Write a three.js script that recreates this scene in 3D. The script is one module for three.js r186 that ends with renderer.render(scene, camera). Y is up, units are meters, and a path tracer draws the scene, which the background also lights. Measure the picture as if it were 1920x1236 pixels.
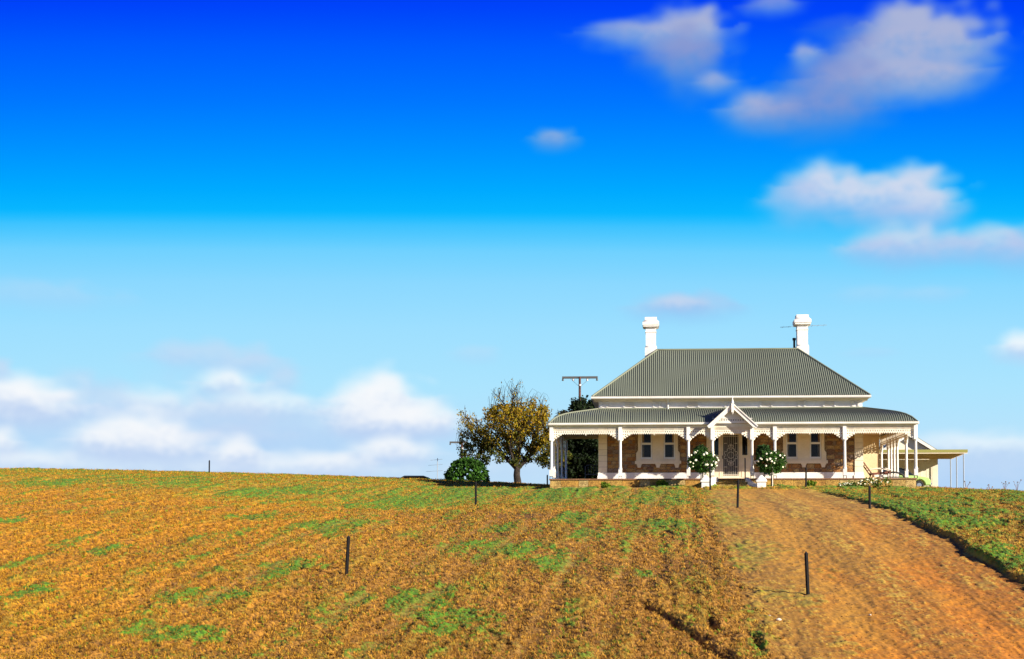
import * as THREE from 'three';
import { mergeGeometries, mergeVertices, toCreasedNormals } from 'three/addons/utils/BufferGeometryUtils.js';
import { createNoise2D, createNoise3D } from 'simplex-noise';

// ------------------------------------------------------------------ camera, sky, sun, exposure
// The house faces +z; eye level is y = 0; the photograph is a crop of a larger frame (shifted lens).
const scene = new THREE.Scene();
const camera = new THREE.PerspectiveCamera(2 * Math.atan(896 / 2400) * 180 / Math.PI, 2170 / 1792, 0.5, 9000);
camera.rotation.order = 'YXZ';
camera.rotation.set(THREE.MathUtils.degToRad(2.386), THREE.MathUtils.degToRad(3.098), 0);
camera.setViewOffset(2170, 1792, 0, 0, 1920, 1236);
scene.add(camera);
const EXPOSURE = 2.0;
const renderer = new THREE.WebGLRenderer({ antialias: true });
renderer.toneMapping = THREE.LinearToneMapping;
renderer.toneMappingExposure = EXPOSURE;
renderer.shadowMap.enabled = true;

const SUN = new THREE.Vector3(1, 0.45, 0.57).normalize();
const sun = new THREE.DirectionalLight(new THREE.Color(1, 0.93, 0.82), 5);
sun.position.copy(SUN).multiplyScalar(160).add(new THREE.Vector3(0, 0, -60));
sun.target.position.set(0, 0, -60);
sun.castShadow = true;
Object.assign(sun.shadow.camera, { left: -70, right: 70, top: 50, bottom: -50, near: 10, far: 400 });
sun.shadow.mapSize.set(4096, 4096);
scene.add(sun, sun.target);

// seeded randomness and noise
function rng(seed) { let s = seed >>> 0; return () => { s = (s + 0x6d2b79f5) | 0; let t = Math.imul(s ^ (s >>> 15), 1 | s); t = (t + Math.imul(t ^ (t >>> 7), 61 | t)) ^ t; return ((t ^ (t >>> 14)) >>> 0) / 4294967296; }; }
const N2 = createNoise2D(rng(7)), N2b = createNoise2D(rng(19)), N3 = createNoise3D(rng(5));
const smooth = (x, a, b) => { const t = Math.min(1, Math.max(0, (x - a) / (b - a))); return t * t * (3 - 2 * t); };
const mix = (a, b, t) => a + (b - a) * t;
const lin = (v) => { v /= 255; return v <= 0.04045 ? v / 12.92 : Math.pow((v + 0.055) / 1.055, 2.4); };

// sky: colour by elevation, soft long-exposure clouds at their directions (azimuth from the house axis, elevation, half sizes in degrees)
{
  const W = 4096, H = 2048, data = new Float32Array(W * H * 4);
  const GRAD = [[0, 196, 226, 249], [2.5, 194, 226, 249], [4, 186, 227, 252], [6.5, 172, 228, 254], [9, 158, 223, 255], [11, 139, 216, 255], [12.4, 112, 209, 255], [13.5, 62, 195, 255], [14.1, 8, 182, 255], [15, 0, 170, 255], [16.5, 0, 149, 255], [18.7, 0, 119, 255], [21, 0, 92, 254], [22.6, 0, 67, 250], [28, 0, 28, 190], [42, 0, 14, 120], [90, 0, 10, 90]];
  const lut = [];
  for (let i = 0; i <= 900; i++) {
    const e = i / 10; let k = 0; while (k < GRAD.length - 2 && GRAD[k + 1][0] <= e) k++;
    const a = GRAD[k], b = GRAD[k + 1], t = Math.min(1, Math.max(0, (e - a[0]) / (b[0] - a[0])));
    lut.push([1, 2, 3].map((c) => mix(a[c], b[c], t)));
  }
  const srgb = new Float32Array(W * H * 3);
  for (let r = H / 2; r < H; r++) {
    const el = ((r + 0.5) / H - 0.5) * 180;
    for (let c = 0; c < W; c++) {
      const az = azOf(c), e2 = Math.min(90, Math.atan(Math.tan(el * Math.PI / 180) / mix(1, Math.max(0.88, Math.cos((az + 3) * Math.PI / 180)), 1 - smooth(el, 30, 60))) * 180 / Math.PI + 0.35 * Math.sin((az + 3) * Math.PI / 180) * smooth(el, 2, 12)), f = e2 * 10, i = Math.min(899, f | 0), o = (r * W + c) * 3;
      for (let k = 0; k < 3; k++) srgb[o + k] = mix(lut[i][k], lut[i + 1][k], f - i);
    }
  }
  function azOf(c) { let a = ((c + 0.5) / W - 0.5) * 360 + 90; if (a > 180) a -= 360; return a; }  // u = atan2(z, x); azimuth 0 is -z, positive towards +x
  const TONES = [[[170, 180, 217], [118, 162, 225]], [[213, 219, 238], [150, 194, 242]], [[248, 250, 253], [190, 211, 243]], [[190, 215, 246], [172, 206, 246]], [[206, 219, 243], [182, 209, 245]], [[138, 152, 208], [96, 148, 220]], [[186, 200, 236], [150, 198, 244]]];
  const LOBES=[[-24.44,4.58,7.88,1.67,0.42,3],[-14.55,4.58,5.49,0.95,0.45,3],[-17.27,3.84,6.21,0.95,0.42,3],[-21.23,2.81,9.07,0.67,0.45,2],[-15.45,2.84,3.82,0.53,0.5,2],[14.4,3.66,3.58,0.62,0.6,2],[15.03,2.52,3.58,0.81,0.75,3],[13.07,2.89,1.43,0.72,0.3,3],[-6.08,3,2.86,0.6,0.35,4],[-25.96,9.88,2.39,0.48,0.28,4],[-19.1,7.58,2.15,0.57,0.55,4],[-17.31,7.25,1.43,0.43,0.4,4],[-20.86,7.74,0.72,0.38,0.3,4],[-18.42,6.44,1.24,0.53,0.8,2],[-16.17,6.6,0.62,0.48,0.5,4],[-24.67,6.34,0.72,0.43,0.3,4],[-26.29,5.35,2.27,0.86,0.95,2],[-27.3,5.68,1.43,0.72,0.8,2],[-27.52,6.65,0.43,0.38,0.6,4],[-21.48,5.46,1.79,0.6,0.6,2],[-23.4,5.62,1.43,0.6,0.4,4],[-17.07,5.53,2.03,0.57,0.65,2],[-19.07,5.07,2.15,0.6,0.4,4],[-11.89,5.99,1.67,1.05,0.95,2],[-12.71,5.43,1.55,0.91,0.85,2],[-10.13,5.07,1.72,0.72,0.85,2],[-11.42,4.86,2.15,0.57,0.8,2],[-21.9,4.25,1.91,0.91,0.95,2],[-23.27,3.9,1.43,0.67,0.85,2],[-20.48,3.74,1.67,0.62,0.8,2],[-18.17,4.24,1.67,0.48,0.4,4],[-18.01,3.44,0.91,0.67,0.85,2],[-27.37,3.72,0.67,0.57,0.85,2],[-26.56,2.93,1.67,0.43,0.5,2],[-11.41,3.73,1.07,0.53,0.85,2],[-10.35,3.5,0.95,0.43,0.6,2],[-12.46,3.44,1.07,0.48,0.55,2],[-14.08,3,1.43,0.43,0.6,2],[1.86,21.69,1.67,1,0.9,0],[0.05,21.6,2.39,0.53,0.75,0],[-1.52,21.8,1.19,0.29,0.45,0],[1.98,20.66,1.31,1.24,0.7,5],[3.17,19.54,0.91,0.41,0.7,0],[0.89,20.69,1.43,0.72,0.4,5],[5.69,22.51,1.15,0.38,0.6,0],[11.27,21.43,1.43,0.95,0.9,0],[10.11,20.34,2.15,1.07,0.8,5],[13.18,20.49,2.03,1.38,0.97,0],[11.49,20.64,1.91,1.19,0.9,0],[12.37,19.2,1.91,0.72,0.95,0],[10.1,19.39,2.63,0.86,0.8,0],[8.25,19.3,2.15,1.07,0.6,5],[7.09,20.5,0.57,0.48,0.75,0],[5.14,18.42,1.58,0.72,0.85,0],[7.54,18.15,2.63,0.86,0.6,5],[8.5,21.44,1.43,0.38,0.25,5],[-4.26,17.27,0.88,0.41,0.65,0],[7.86,14.98,1.72,1.05,0.95,1],[6.46,14.6,1.24,0.86,0.6,6],[11.42,14.63,1.72,1.05,0.95,1],[9.71,14.57,1.55,0.86,0.85,1],[12.54,14.05,1.1,0.91,0.8,1],[11.18,13.69,1.91,0.48,0.5,6],[11.17,12.46,2.03,0.76,0.8,1],[15.05,12.29,1.79,0.67,0.75,1],[10.03,12.32,1.19,0.43,0.6,6],[13.18,12.06,1.91,0.48,0.55,6],[16.13,11.95,0.95,0.72,0.7,6],[16.14,7.9,0.91,0.53,0.85,2],[1.7,10.04,2.03,0.53,0.65,6],[1.34,10.16,1.19,0.33,0.5,1],[9.78,10.37,1.31,0.29,0.2,4],[12.49,10.25,1.07,0.29,0.25,4],[-7.77,7.93,0.91,0.31,0.25,4],[9.76,7.8,0.95,0.19,0.2,3]];
  const R = rng(77);
  for (let i = 0; i < 230; i++) {                       // the same kind of sky all the way round
    const az = -180 + R() * 360, hi = R() < 0.35, el = hi ? 10 + R() * 22 : 2.5 + R() * 6, s = hi ? 1.2 + R() * 1.6 : 1.4 + R() * 2.6;
    if (az > -40 && az < 31) continue;
    LOBES.push([az, el, s, s * (0.3 + R() * 0.25), 0.45 + R() * 0.45, hi ? (el > 17 ? 0 : 1) : R() < 0.6 ? 2 : 4]);
  }
  LOBES.forEach(([az, el, ra0, re0, alpha, tone], n) => {
    const wide = tone === 0 || tone === 1 || tone > 4 ? 1.28 : 1.34, ra = ra0 * wide, re = re0 * wide;
    const [top, low] = TONES[tone], m = 1.7, r0 = Math.max(H / 2, Math.floor(((el - re * m) / 180 + 0.5) * H)), r1 = Math.min(H - 1, Math.ceil(((el + re * m) / 180 + 0.5) * H));
    for (let r = r0; r <= r1; r++) {
      const e = ((r + 0.5) / H - 0.5) * 180;
      for (let k = Math.floor((az - ra * m) / 360 * W); k <= (az + ra * m) / 360 * W; k++) {
        const a = (k + 0.5) / W * 360, c = ((Math.round((a - 90 + 180) / 360 * W - 0.5)) % W + W) % W;
        const w1 = N3(a * 0.7, e * 1.1, n * 3.1), w2 = N3(a * 1.9, e * 2.6, n * 5.3), w3 = N3(a * 4.5, e * 6, 40 + n);
        const x = (a - az) / ra + 0.17 * w1, y = (e - el) / re + 0.13 * w1, yy = y > 0 ? y : y * 0.85;
        const rr = Math.sqrt(x * x + yy * yy) + 0.07 * w1 + 0.022 * w2 + 0.004 * w3;
        const cover = Math.min(1, alpha * (tone === 0 || tone === 5 ? 1.12 : 1)) * (1 - smooth(rr, 0.22, y > 0 ? 1.12 : 1.45));
        if (cover <= 0) continue;
        const light = smooth(y + 0.16 * w2 + 0.03 * w3, -0.85, 0.3), o = (r * W + c) * 3;
        for (let j = 0; j < 3; j++) srgb[o + j] = mix(srgb[o + j], mix(low[j], top[j], light), cover);
      }
    }
  });
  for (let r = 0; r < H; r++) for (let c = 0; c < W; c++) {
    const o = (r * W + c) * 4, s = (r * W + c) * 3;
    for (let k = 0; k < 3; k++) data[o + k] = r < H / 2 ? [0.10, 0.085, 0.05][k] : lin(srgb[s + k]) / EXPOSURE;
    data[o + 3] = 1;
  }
  const sky = new THREE.DataTexture(data, W, H, THREE.RGBAFormat, THREE.FloatType);
  sky.mapping = THREE.EquirectangularReflectionMapping; sky.magFilter = sky.minFilter = THREE.LinearFilter; sky.needsUpdate = true;
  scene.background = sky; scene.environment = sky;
}

// ------------------------------------------------------------------ helpers
const used = new Map();
function numbered(name) { const n = used.get(name) || 0; used.set(name, n + 1); return n ? name + '_' + String(n).padStart(3, '0') : name; }
const baseOf = new WeakMap();
function tag(o, label, category, group, kind) { o.userData.label = label; if (category) o.userData.category = category; if (group) o.userData.group = group; if (kind) o.userData.kind = kind; return o; }
function thing(name, label, category, base = [0, 0, 0], group) {
  const o = new THREE.Group(); o.name = numbered(name); o.position.set(...base); baseOf.set(o, base); scene.add(o);
  return tag(o, label, category, group);
}
function flat(g) { const h = g.index ? g.toNonIndexed() : g; for (const k of Object.keys(h.attributes)) if (!['position', 'normal', 'uv', 'color'].includes(k)) h.deleteAttribute(k); return h; }
function uvBox(g) {                                                         // uv in metres, by the face's main direction
  const p = g.attributes.position, n = g.attributes.normal, uv = new Float32Array(p.count * 2);
  for (let i = 0; i < p.count; i++) {
    const ax = Math.abs(n.getX(i)), ay = Math.abs(n.getY(i)), az = Math.abs(n.getZ(i)), x = p.getX(i), y = p.getY(i), z = p.getZ(i);
    uv[2 * i] = az >= ax && az >= ay ? x : ax >= ay ? z : x; uv[2 * i + 1] = ay > ax && ay > az ? z : y;
  }
  g.setAttribute('uv', new THREE.BufferAttribute(uv, 2)); return g;
}
function join(list) { const l = list.map(flat), c = l.some((g) => g.attributes.color); for (const g of l) { if (!g.attributes.uv) uvBox(g); if (!c) g.deleteAttribute('color'); } return l.length > 1 ? mergeGeometries(l) : l[0]; }
// geometry is given in the thing's own frame when the thing was made with a base, else in the world
function part(name, geoms, mat, parent, opt = {}) {
  let g = join([].concat(geoms)); if (!opt.keepUv) uvBox(g);
  const base = baseOf.get(parent) || [0, 0, 0];
  if (opt.world) g.translate(-base[0], -base[1], -base[2]);
  const m = new THREE.Mesh(g, mat); m.name = name; m.castShadow = m.receiveShadow = true; parent.add(m); baseOf.set(m, base);
  return m;
}
function bx(x0, x1, y0, y1, z0, z1) { return new THREE.BoxGeometry(Math.abs(x1 - x0), Math.abs(y1 - y0), Math.abs(z1 - z0)).translate((x0 + x1) / 2, (y0 + y1) / 2, (z0 + z1) / 2); }
function shapeOf(pts, holes = []) { const s = new THREE.Shape(pts.map((p) => new THREE.Vector2(...p))); for (const h of holes) s.holes.push(new THREE.Path(h.map((p) => new THREE.Vector2(...p)))); return s; }
function ex(s, z0, z1, bevel = 0) { return new THREE.ExtrudeGeometry(s, { depth: z1 - z0 - 2 * bevel, bevelEnabled: bevel > 0, bevelThickness: bevel, bevelSize: bevel, bevelOffset: -bevel, bevelSegments: 1, curveSegments: 8 }).translate(0, 0, z0 + bevel); }
const rect = (x0, x1, y0, y1) => [[x0, y0], [x1, y0], [x1, y1], [x0, y1]];
const circle = (x, y, r, n = 10) => Array.from({ length: n }, (_, i) => [x + r * Math.cos(i / n * 2 * Math.PI), y + r * Math.sin(i / n * 2 * Math.PI)]);
function bar(a, b, r, n = 6, r2 = r) {                                       // a round bar from a to b
  const A = new THREE.Vector3(...a), B = new THREE.Vector3(...b), d = B.clone().sub(A), g = new THREE.CylinderGeometry(r2, r, d.length(), n);
  return g.applyQuaternion(new THREE.Quaternion().setFromUnitVectors(new THREE.Vector3(0, 1, 0), d.clone().normalize())).translate((A.x + B.x) / 2, (A.y + B.y) / 2, (A.z + B.z) / 2);
}
function plank(a, b, w, h) {                                                  // a square bar from a to b, w wide and h high
  const A = new THREE.Vector3(...a), B = new THREE.Vector3(...b), d = B.clone().sub(A), m = new THREE.Matrix4().lookAt(B, A, Math.abs(d.y) > 0.99 * d.length() ? new THREE.Vector3(0, 0, 1) : new THREE.Vector3(0, 1, 0));
  return new THREE.BoxGeometry(w, h, d.length()).applyMatrix4(m).translate((A.x + B.x) / 2, (A.y + B.y) / 2, (A.z + B.z) / 2);
}
function tube(points, r0, r1, n = 7) {                                        // tapered tube through points
  const P = points.map((p) => p.isVector3 ? p : new THREE.Vector3(...p)), pos = [], idx = [];
  for (let i = 0; i < P.length; i++) {
    const d = (P[i + 1] || P[i]).clone().sub(P[i - 1] || P[i]).normalize(), u = new THREE.Vector3(0.31, 0.2, 0.93).cross(d).normalize(), v = d.clone().cross(u), r = mix(r0, r1, i / (P.length - 1));
    for (let k = 0; k < n; k++) { const a = k / n * 2 * Math.PI; pos.push(P[i].x + r * (u.x * Math.cos(a) + v.x * Math.sin(a)), P[i].y + r * (u.y * Math.cos(a) + v.y * Math.sin(a)), P[i].z + r * (u.z * Math.cos(a) + v.z * Math.sin(a))); }
  }
  for (let i = 0; i < P.length - 1; i++) for (let k = 0; k < n; k++) { const a = i * n + k, b = i * n + (k + 1) % n; idx.push(a, b, a + n, b, b + n, a + n); }
  const g = new THREE.BufferGeometry(); g.setAttribute('position', new THREE.Float32BufferAttribute(pos, 3)); g.setIndex(idx); g.computeVertexNormals(); return g;
}
// tileable noise textures: colour multiplier (near white) and bump
function noiseTex(seed, size, octaves, lo, hi, tint) {
  const R = rng(seed), grid = (n) => Float32Array.from({ length: n * n }, R), layers = octaves.map(([n, w]) => [n, w, grid(n)]), d = new Uint8Array(size * size * 4);
  for (let y = 0; y < size; y++) for (let x = 0; x < size; x++) {
    let s = 0, t = 0;
    for (const [n, w, g] of layers) { const fx = x / size * n, fy = y / size * n, ix = fx | 0, iy = fy | 0, u = smooth(fx - ix, 0, 1), v = smooth(fy - iy, 0, 1), q = (a, b) => g[(b % n) * n + a % n]; s += w * mix(mix(q(ix, iy), q(ix + 1, iy), u), mix(q(ix, iy + 1), q(ix + 1, iy + 1), u), v); t += w; }
    s /= t; const k = smooth(s, 0.25, 0.75), o = (y * size + x) * 4;
    for (let c = 0; c < 3; c++) d[o + c] = 255 * mix(lo * (tint ? tint[c] : 1), hi, k); d[o + 3] = 255;
  }
  const T = new THREE.DataTexture(d, size, size); T.wrapS = T.wrapT = THREE.RepeatWrapping; T.magFilter = THREE.LinearFilter; T.colorSpace = THREE.SRGBColorSpace; T.needsUpdate = true; return T;
}
const grime = noiseTex(3, 256, [[4, 1], [11, 0.8], [37, 0.6], [90, 0.4]], 0.95, 1, [1, 0.985, 0.96]); grime.repeat.set(0.35, 0.35);
const rough = noiseTex(4, 256, [[9, 0.6], [31, 0.8], [83, 1], [120, 0.8]], 0.55, 1, [1, 0.95, 0.85]); rough.repeat.set(0.8, 0.8);
const rust = noiseTex(6, 256, [[3, 1], [7, 0.8], [40, 0.3], [110, 0.3]], 0.90, 1, [1, 0.98, 0.95]); rust.repeat.set(0.16, 0.16);
const bumpT = noiseTex(8, 256, [[30, 0.6], [70, 1], [120, 1]], 0, 1); bumpT.colorSpace = THREE.NoColorSpace;
const rgb = (r, g, b) => new THREE.Color().setRGB(r, g, b);
const std = (c, roughness = 0.8, o = {}) => new THREE.MeshStandardMaterial({ color: rgb(...c), roughness, ...o });
const M = {
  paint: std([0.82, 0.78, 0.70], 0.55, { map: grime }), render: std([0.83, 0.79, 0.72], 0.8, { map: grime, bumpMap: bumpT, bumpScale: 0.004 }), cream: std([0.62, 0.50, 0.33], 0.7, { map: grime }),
  lace: std([0.84, 0.76, 0.60], 0.55, { map: grime }), surround: std([0.84, 0.71, 0.50], 0.75, { map: grime }), creamWall: std([0.80, 0.64, 0.37], 0.8, { map: grime, bumpMap: bumpT, bumpScale: 0.004 }),
  roof: std([0.145, 0.165, 0.122], 0.6, { map: rust }), cap: std([0.20, 0.215, 0.14], 0.6, { map: rust }), ceiling: std([0.66, 0.46, 0.26], 0.8),
  mortar: std([0.42, 0.28, 0.15], 0.95, { map: rough }), sandstone: [[0.62, 0.36, 0.07], [0.66, 0.42, 0.12], [0.58, 0.30, 0.05], [0.68, 0.47, 0.17]].map((c) => std(c, 0.9, { map: rough, bumpMap: bumpT, bumpScale: 0.006 })),
  floorStone: std([0.62, 0.44, 0.24], 0.9, { map: rough }), shedWall: std([0.78, 0.70, 0.54], 0.8, { map: grime }),
  coping: std([0.30, 0.14, 0.06], 0.85, { map: rough }),
  stone: [[0.60, 0.31, 0.11], [0.68, 0.40, 0.13], [0.46, 0.22, 0.09], [0.40, 0.28, 0.20], [0.72, 0.47, 0.20], [0.56, 0.25, 0.07], [0.34, 0.18, 0.10]].map((c) => std(c, 0.92, { map: rough, bumpMap: bumpT, bumpScale: 0.008 })),
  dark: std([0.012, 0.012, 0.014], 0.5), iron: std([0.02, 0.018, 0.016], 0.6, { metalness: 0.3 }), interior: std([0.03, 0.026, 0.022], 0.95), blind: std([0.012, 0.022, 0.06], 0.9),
  glass: new THREE.MeshPhysicalMaterial({ color: rgb(0.75, 0.8, 0.85), roughness: 0.03, transmission: 1, thickness: 0, ior: 1.4, specularIntensity: 0.35 }),
  bark: std([0.06, 0.042, 0.03], 0.95, { map: rough, bumpMap: bumpT, bumpScale: 0.02 }), pole: std([0.13, 0.05, 0.035], 0.9, { map: rough }), arm: std([0.09, 0.085, 0.08], 0.8), ceramic: std([0.55, 0.5, 0.45], 0.4),
  stake: std([0.012, 0.010, 0.009], 0.7, { metalness: 0.3 }), timber: std([0.20, 0.06, 0.025], 0.6, { map: rough }), greenFascia: std([0.27, 0.25, 0.05], 0.6), steel: std([0.32, 0.34, 0.36], 0.5, { metalness: 0.4 }),
  carGreen: new THREE.MeshPhysicalMaterial({ color: rgb(0.36, 0.52, 0.14), roughness: 0.45, clearcoat: 0.6, clearcoatRoughness: 0.15 }), carDark: new THREE.MeshPhysicalMaterial({ color: rgb(0.012, 0.013, 0.016), roughness: 0.4, clearcoat: 0.5, clearcoatRoughness: 0.2 }), tyre: std([0.015, 0.015, 0.016], 0.9), chrome: std([0.5, 0.5, 0.5], 0.25, { metalness: 0.9 }), carGlass: std([0.01, 0.012, 0.014], 0.05), rose: std([0.85, 0.80, 0.55], 0.7),
};

// ------------------------------------------------------------------ terrain (d = distance in front of the eye, i.e. -z)
const KD = [-60, 0, 10, 20, 25, 31.5, 40, 48, 57, 63, 67, 72, 80, 90, 105, 130, 200, 400];
const KX = [-45, -22, -10, 3, 15, 20.5, 31];
const KH = [
  [-1.2, -1.4, -2.6, -2.8, -2.3, -1.2, 0.05, 1.0, 2.1, 2.8, 3.15, 3.5, 4.0, 4.55, 5.0, 4.2, 0, -10],
  [-1.2, -1.5, -2.8, -2.95, -2.45, -1.4, -0.15, 0.75, 1.75, 2.35, 2.7, 3.05, 3.4, 3.87, 4.1, 3.4, 0, -10],
  [-1.3, -1.6, -2.9, -3.05, -2.5, -1.5, -0.3, 0.55, 1.2, 1.8, 2.2, 2.56, 3.0, 3.33, 3.4, 2.6, -1, -10],
  [-1.5, -1.75, -3, -3.1, -2.58, -1.61, -0.3, 0.81, 1.5, 1.94, 2.38, 2.46, 2.45, 2.4, 2.2, 1, -4, -10],
  [-1.5, -1.75, -2.9, -2.9, -2.3, -1.2, 0.05, 0.9, 1.53, 1.90, 2.20, 2.37, 2.42, 2.4, 2.2, 1, -4, -10],
  [-1.5, -1.75, -2.9, -2.9, -2.25, -1.2, -0.05, 0.8, 1.48, 1.82, 1.97, 2.05, 2.1, 2.0, 1.7, 0.6, -4, -10],
  [-1.5, -1.8, -2.9, -2.9, -2.3, -1.35, -0.3, 0.5, 1.05, 1.35, 1.5, 1.6, 1.6, 1.5, 1.2, 0, -4, -10],
];
const slopes = KH.map((h) => h.map((_, i) => { if (!i || i === h.length - 1) return 0; const a = (h[i] - h[i - 1]) / (KD[i] - KD[i - 1]), b = (h[i + 1] - h[i]) / (KD[i + 1] - KD[i]); return a * b <= 0 ? 0 : 2 * a * b / (a + b); }));
function profileAt(k, d) {
  d = Math.min(399.9, Math.max(-59.9, d)); let i = 0; while (KD[i + 1] <= d) i++;
  const w = KD[i + 1] - KD[i], t = (d - KD[i]) / w, h = KH[k], s = slopes[k], t2 = t * t, t3 = t2 * t;
  return (2 * t3 - 3 * t2 + 1) * h[i] + (t3 - 2 * t2 + t) * w * s[i] + (-2 * t3 + 3 * t2) * h[i + 1] + (t3 - t2) * w * s[i + 1];
}
const bankX = (d) => 8.25 + (61 - d) * 0.035 + 0.14 * N2(d * 0.35, 3) + 0.05 * N2(d * 1.7, 9);
const driveLeft = (d) => 2.55 + 0.45 * smooth(d, 48, 62) + 0.2 * (1 - smooth(d, 25, 32)) + 0.12 * N2(d * 0.4, 30) + 0.06 * N2(d * 1.8, 31);
const furrow = (x, d) => {                                              // the small washed-out gully left of the drive
  const t = (d - 25) / 6.6, cx = 1.75 - 2.1 * t + 0.10 * N2(d * 1.3, 60), k = smooth(d, 24.2, 25.2) * (1 - smooth(d, 30.4, 31.4));
  return k * (-0.13 * Math.exp(-(((x - cx) / 0.10) ** 2)) + 0.05 * Math.exp(-(((x - cx - 0.34) / 0.2) ** 2)));
};
const bump = (x, d, cx, cd, rx, rd, h) => { const a = (x - cx) / rx, b = (d - cd) / rd, q = a * a + b * b; return q > 6 ? 0 : h * Math.exp(-q); };
function baseHeight(x, z) {
  const d = -z; let k = 0; const xc = Math.min(KX[6] - 0.01, Math.max(KX[0], x)); while (k < KX.length - 2 && KX[k + 1] <= xc) k++;
  const u = (xc - KX[k]) / (KX[k + 1] - KX[k]), a = profileAt(k, d), b = profileAt(k + 1, d);
  const pa = k ? profileAt(k - 1, d) : a, nb = k < KX.length - 2 ? profileAt(k + 2, d) : b;
  const ma = k ? 0.5 * ((a - pa) / (KX[k] - KX[k - 1]) + (b - a) / (KX[k + 1] - KX[k])) * (KX[k + 1] - KX[k]) : b - a, mb = k < KX.length - 2 ? 0.5 * ((nb - b) / (KX[k + 2] - KX[k + 1]) + (b - a) / (KX[k + 1] - KX[k])) * (KX[k + 1] - KX[k]) : b - a;
  const u2 = u * u, u3 = u2 * u;
  let h = (2 * u3 - 3 * u2 + 1) * a + (u3 - 2 * u2 + u) * ma + (-2 * u3 + 3 * u2) * b + (u3 - u2) * mb;
  // the drive is cut into the slope; its right bank is a small step
  if (d > 10 && d < 66) {
    const on = smooth(d, 12, 22) * (1 - smooth(d, 58, 63)), bxx = bankX(d), s = smooth(x, bxx - 0.02, bxx + 0.16);
    h += on * (s * (0.105 + 0.05 * N2b(x * 0.4, d * 0.5)) * (0.6 + 0.4 * (1 - smooth(d, 36, 50))) * Math.exp(-Math.max(0, x - bxx) / 6) - 0.035 * smooth(x, driveLeft(d) - 0.5, driveLeft(d) + 0.3) * (1 - s));
    h += furrow(x, d) + bump(x, d, 1.4, 28.7, 0.10, 0.8, -0.16) + bump(x, d, 1.62, 28.7, 0.12, 0.8, 0.10) + bump(x, d, 2.25, 26.9, 0.08, 0.55, -0.09) + bump(x, d, 2.47, 26.9, 0.12, 0.55, 0.08);
    // tyre tread left in the soft earth
    const tx = x - 1.02, tw = Math.exp(-((tx / 0.22) ** 4)) * smooth(d, 27.7, 28) * (1 - smooth(d, 29.3, 29.6)); if (tw > 0.01) h += 0.022 * tw * Math.sin((d - Math.abs(tx) * 0.5) * 2 * Math.PI / 0.17);
    // a slot across the right field
    h += bump(x, d, 14.5, 57.5, 2.2, 0.35, -0.2) + bump(x, d, 14.5, 56.6, 2.2, 0.5, 0.12) + bump(x, d, 11.2, 41.5, 1.6, 0.35, -0.18) + bump(x, d, 12.6, 36.5, 0.5, 0.5, -0.25);
  }
  return h;
}

// ------------------------------------------------------------------ the house
const HB = [4.4, 2.4, -67];
const house = thing('house', 'single-storey stone villa with green iron roof, two white chimneys and a lace-trimmed verandah', 'house', HB);
const H = (name, g, m, parent = house, o = {}) => part(name, g, m, parent, { world: true, ...o });
const FL = 2.735, WZ = -69.42;                                                // verandah floor, face of the stone wall

// ground storey
const openings = [rect(-0.2, 0.34, 3.93, 5.56), rect(0.78, 1.32, 3.93, 5.56), rect(7.62, 8.22, 3.93, 5.56), rect(8.6, 9.17, 3.93, 5.56), rect(3.99, 4.97, FL + 0.004, 5.27), rect(3.56, 3.86, 4.06, 5.24), rect(5.05, 5.41, 4.06, 5.24)];
const frontWall = H('front_wall', ex(shapeOf(rect(-2.62, 11.50, 2.3, 6.62), openings), -69.76, WZ - 0.035), M.mortar);
H('side_wall', bx(-2.62, -2.3, 2.2, 6.62, -75.5, -69.762), M.mortar); H('side_wall', bx(11.18, 11.50, 2.2, 6.62, -75.5, -69.762), M.mortar);
H('rear_wall', bx(-2.62, 11.50, 2.2, 7.06, -75.82, -75.502), M.creamWall);
H('frieze_wall', [bx(-2.66, 11.54, 6.622, 7.06, -69.72, WZ), bx(-2.66, -2.3, 6.622, 7.06, -75.5, -69.722), bx(11.18, 11.54, 6.622, 7.06, -75.5, -69.722)], M.render);
H('interior_floor', bx(-2.29, 11.17, 2.5, FL - 0.01, -75.49, -69.77), M.interior);
H('interior_wall', [bx(-2.29, 11.17, FL, 6.6, -72.3, -72.2)], M.interior);
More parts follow.
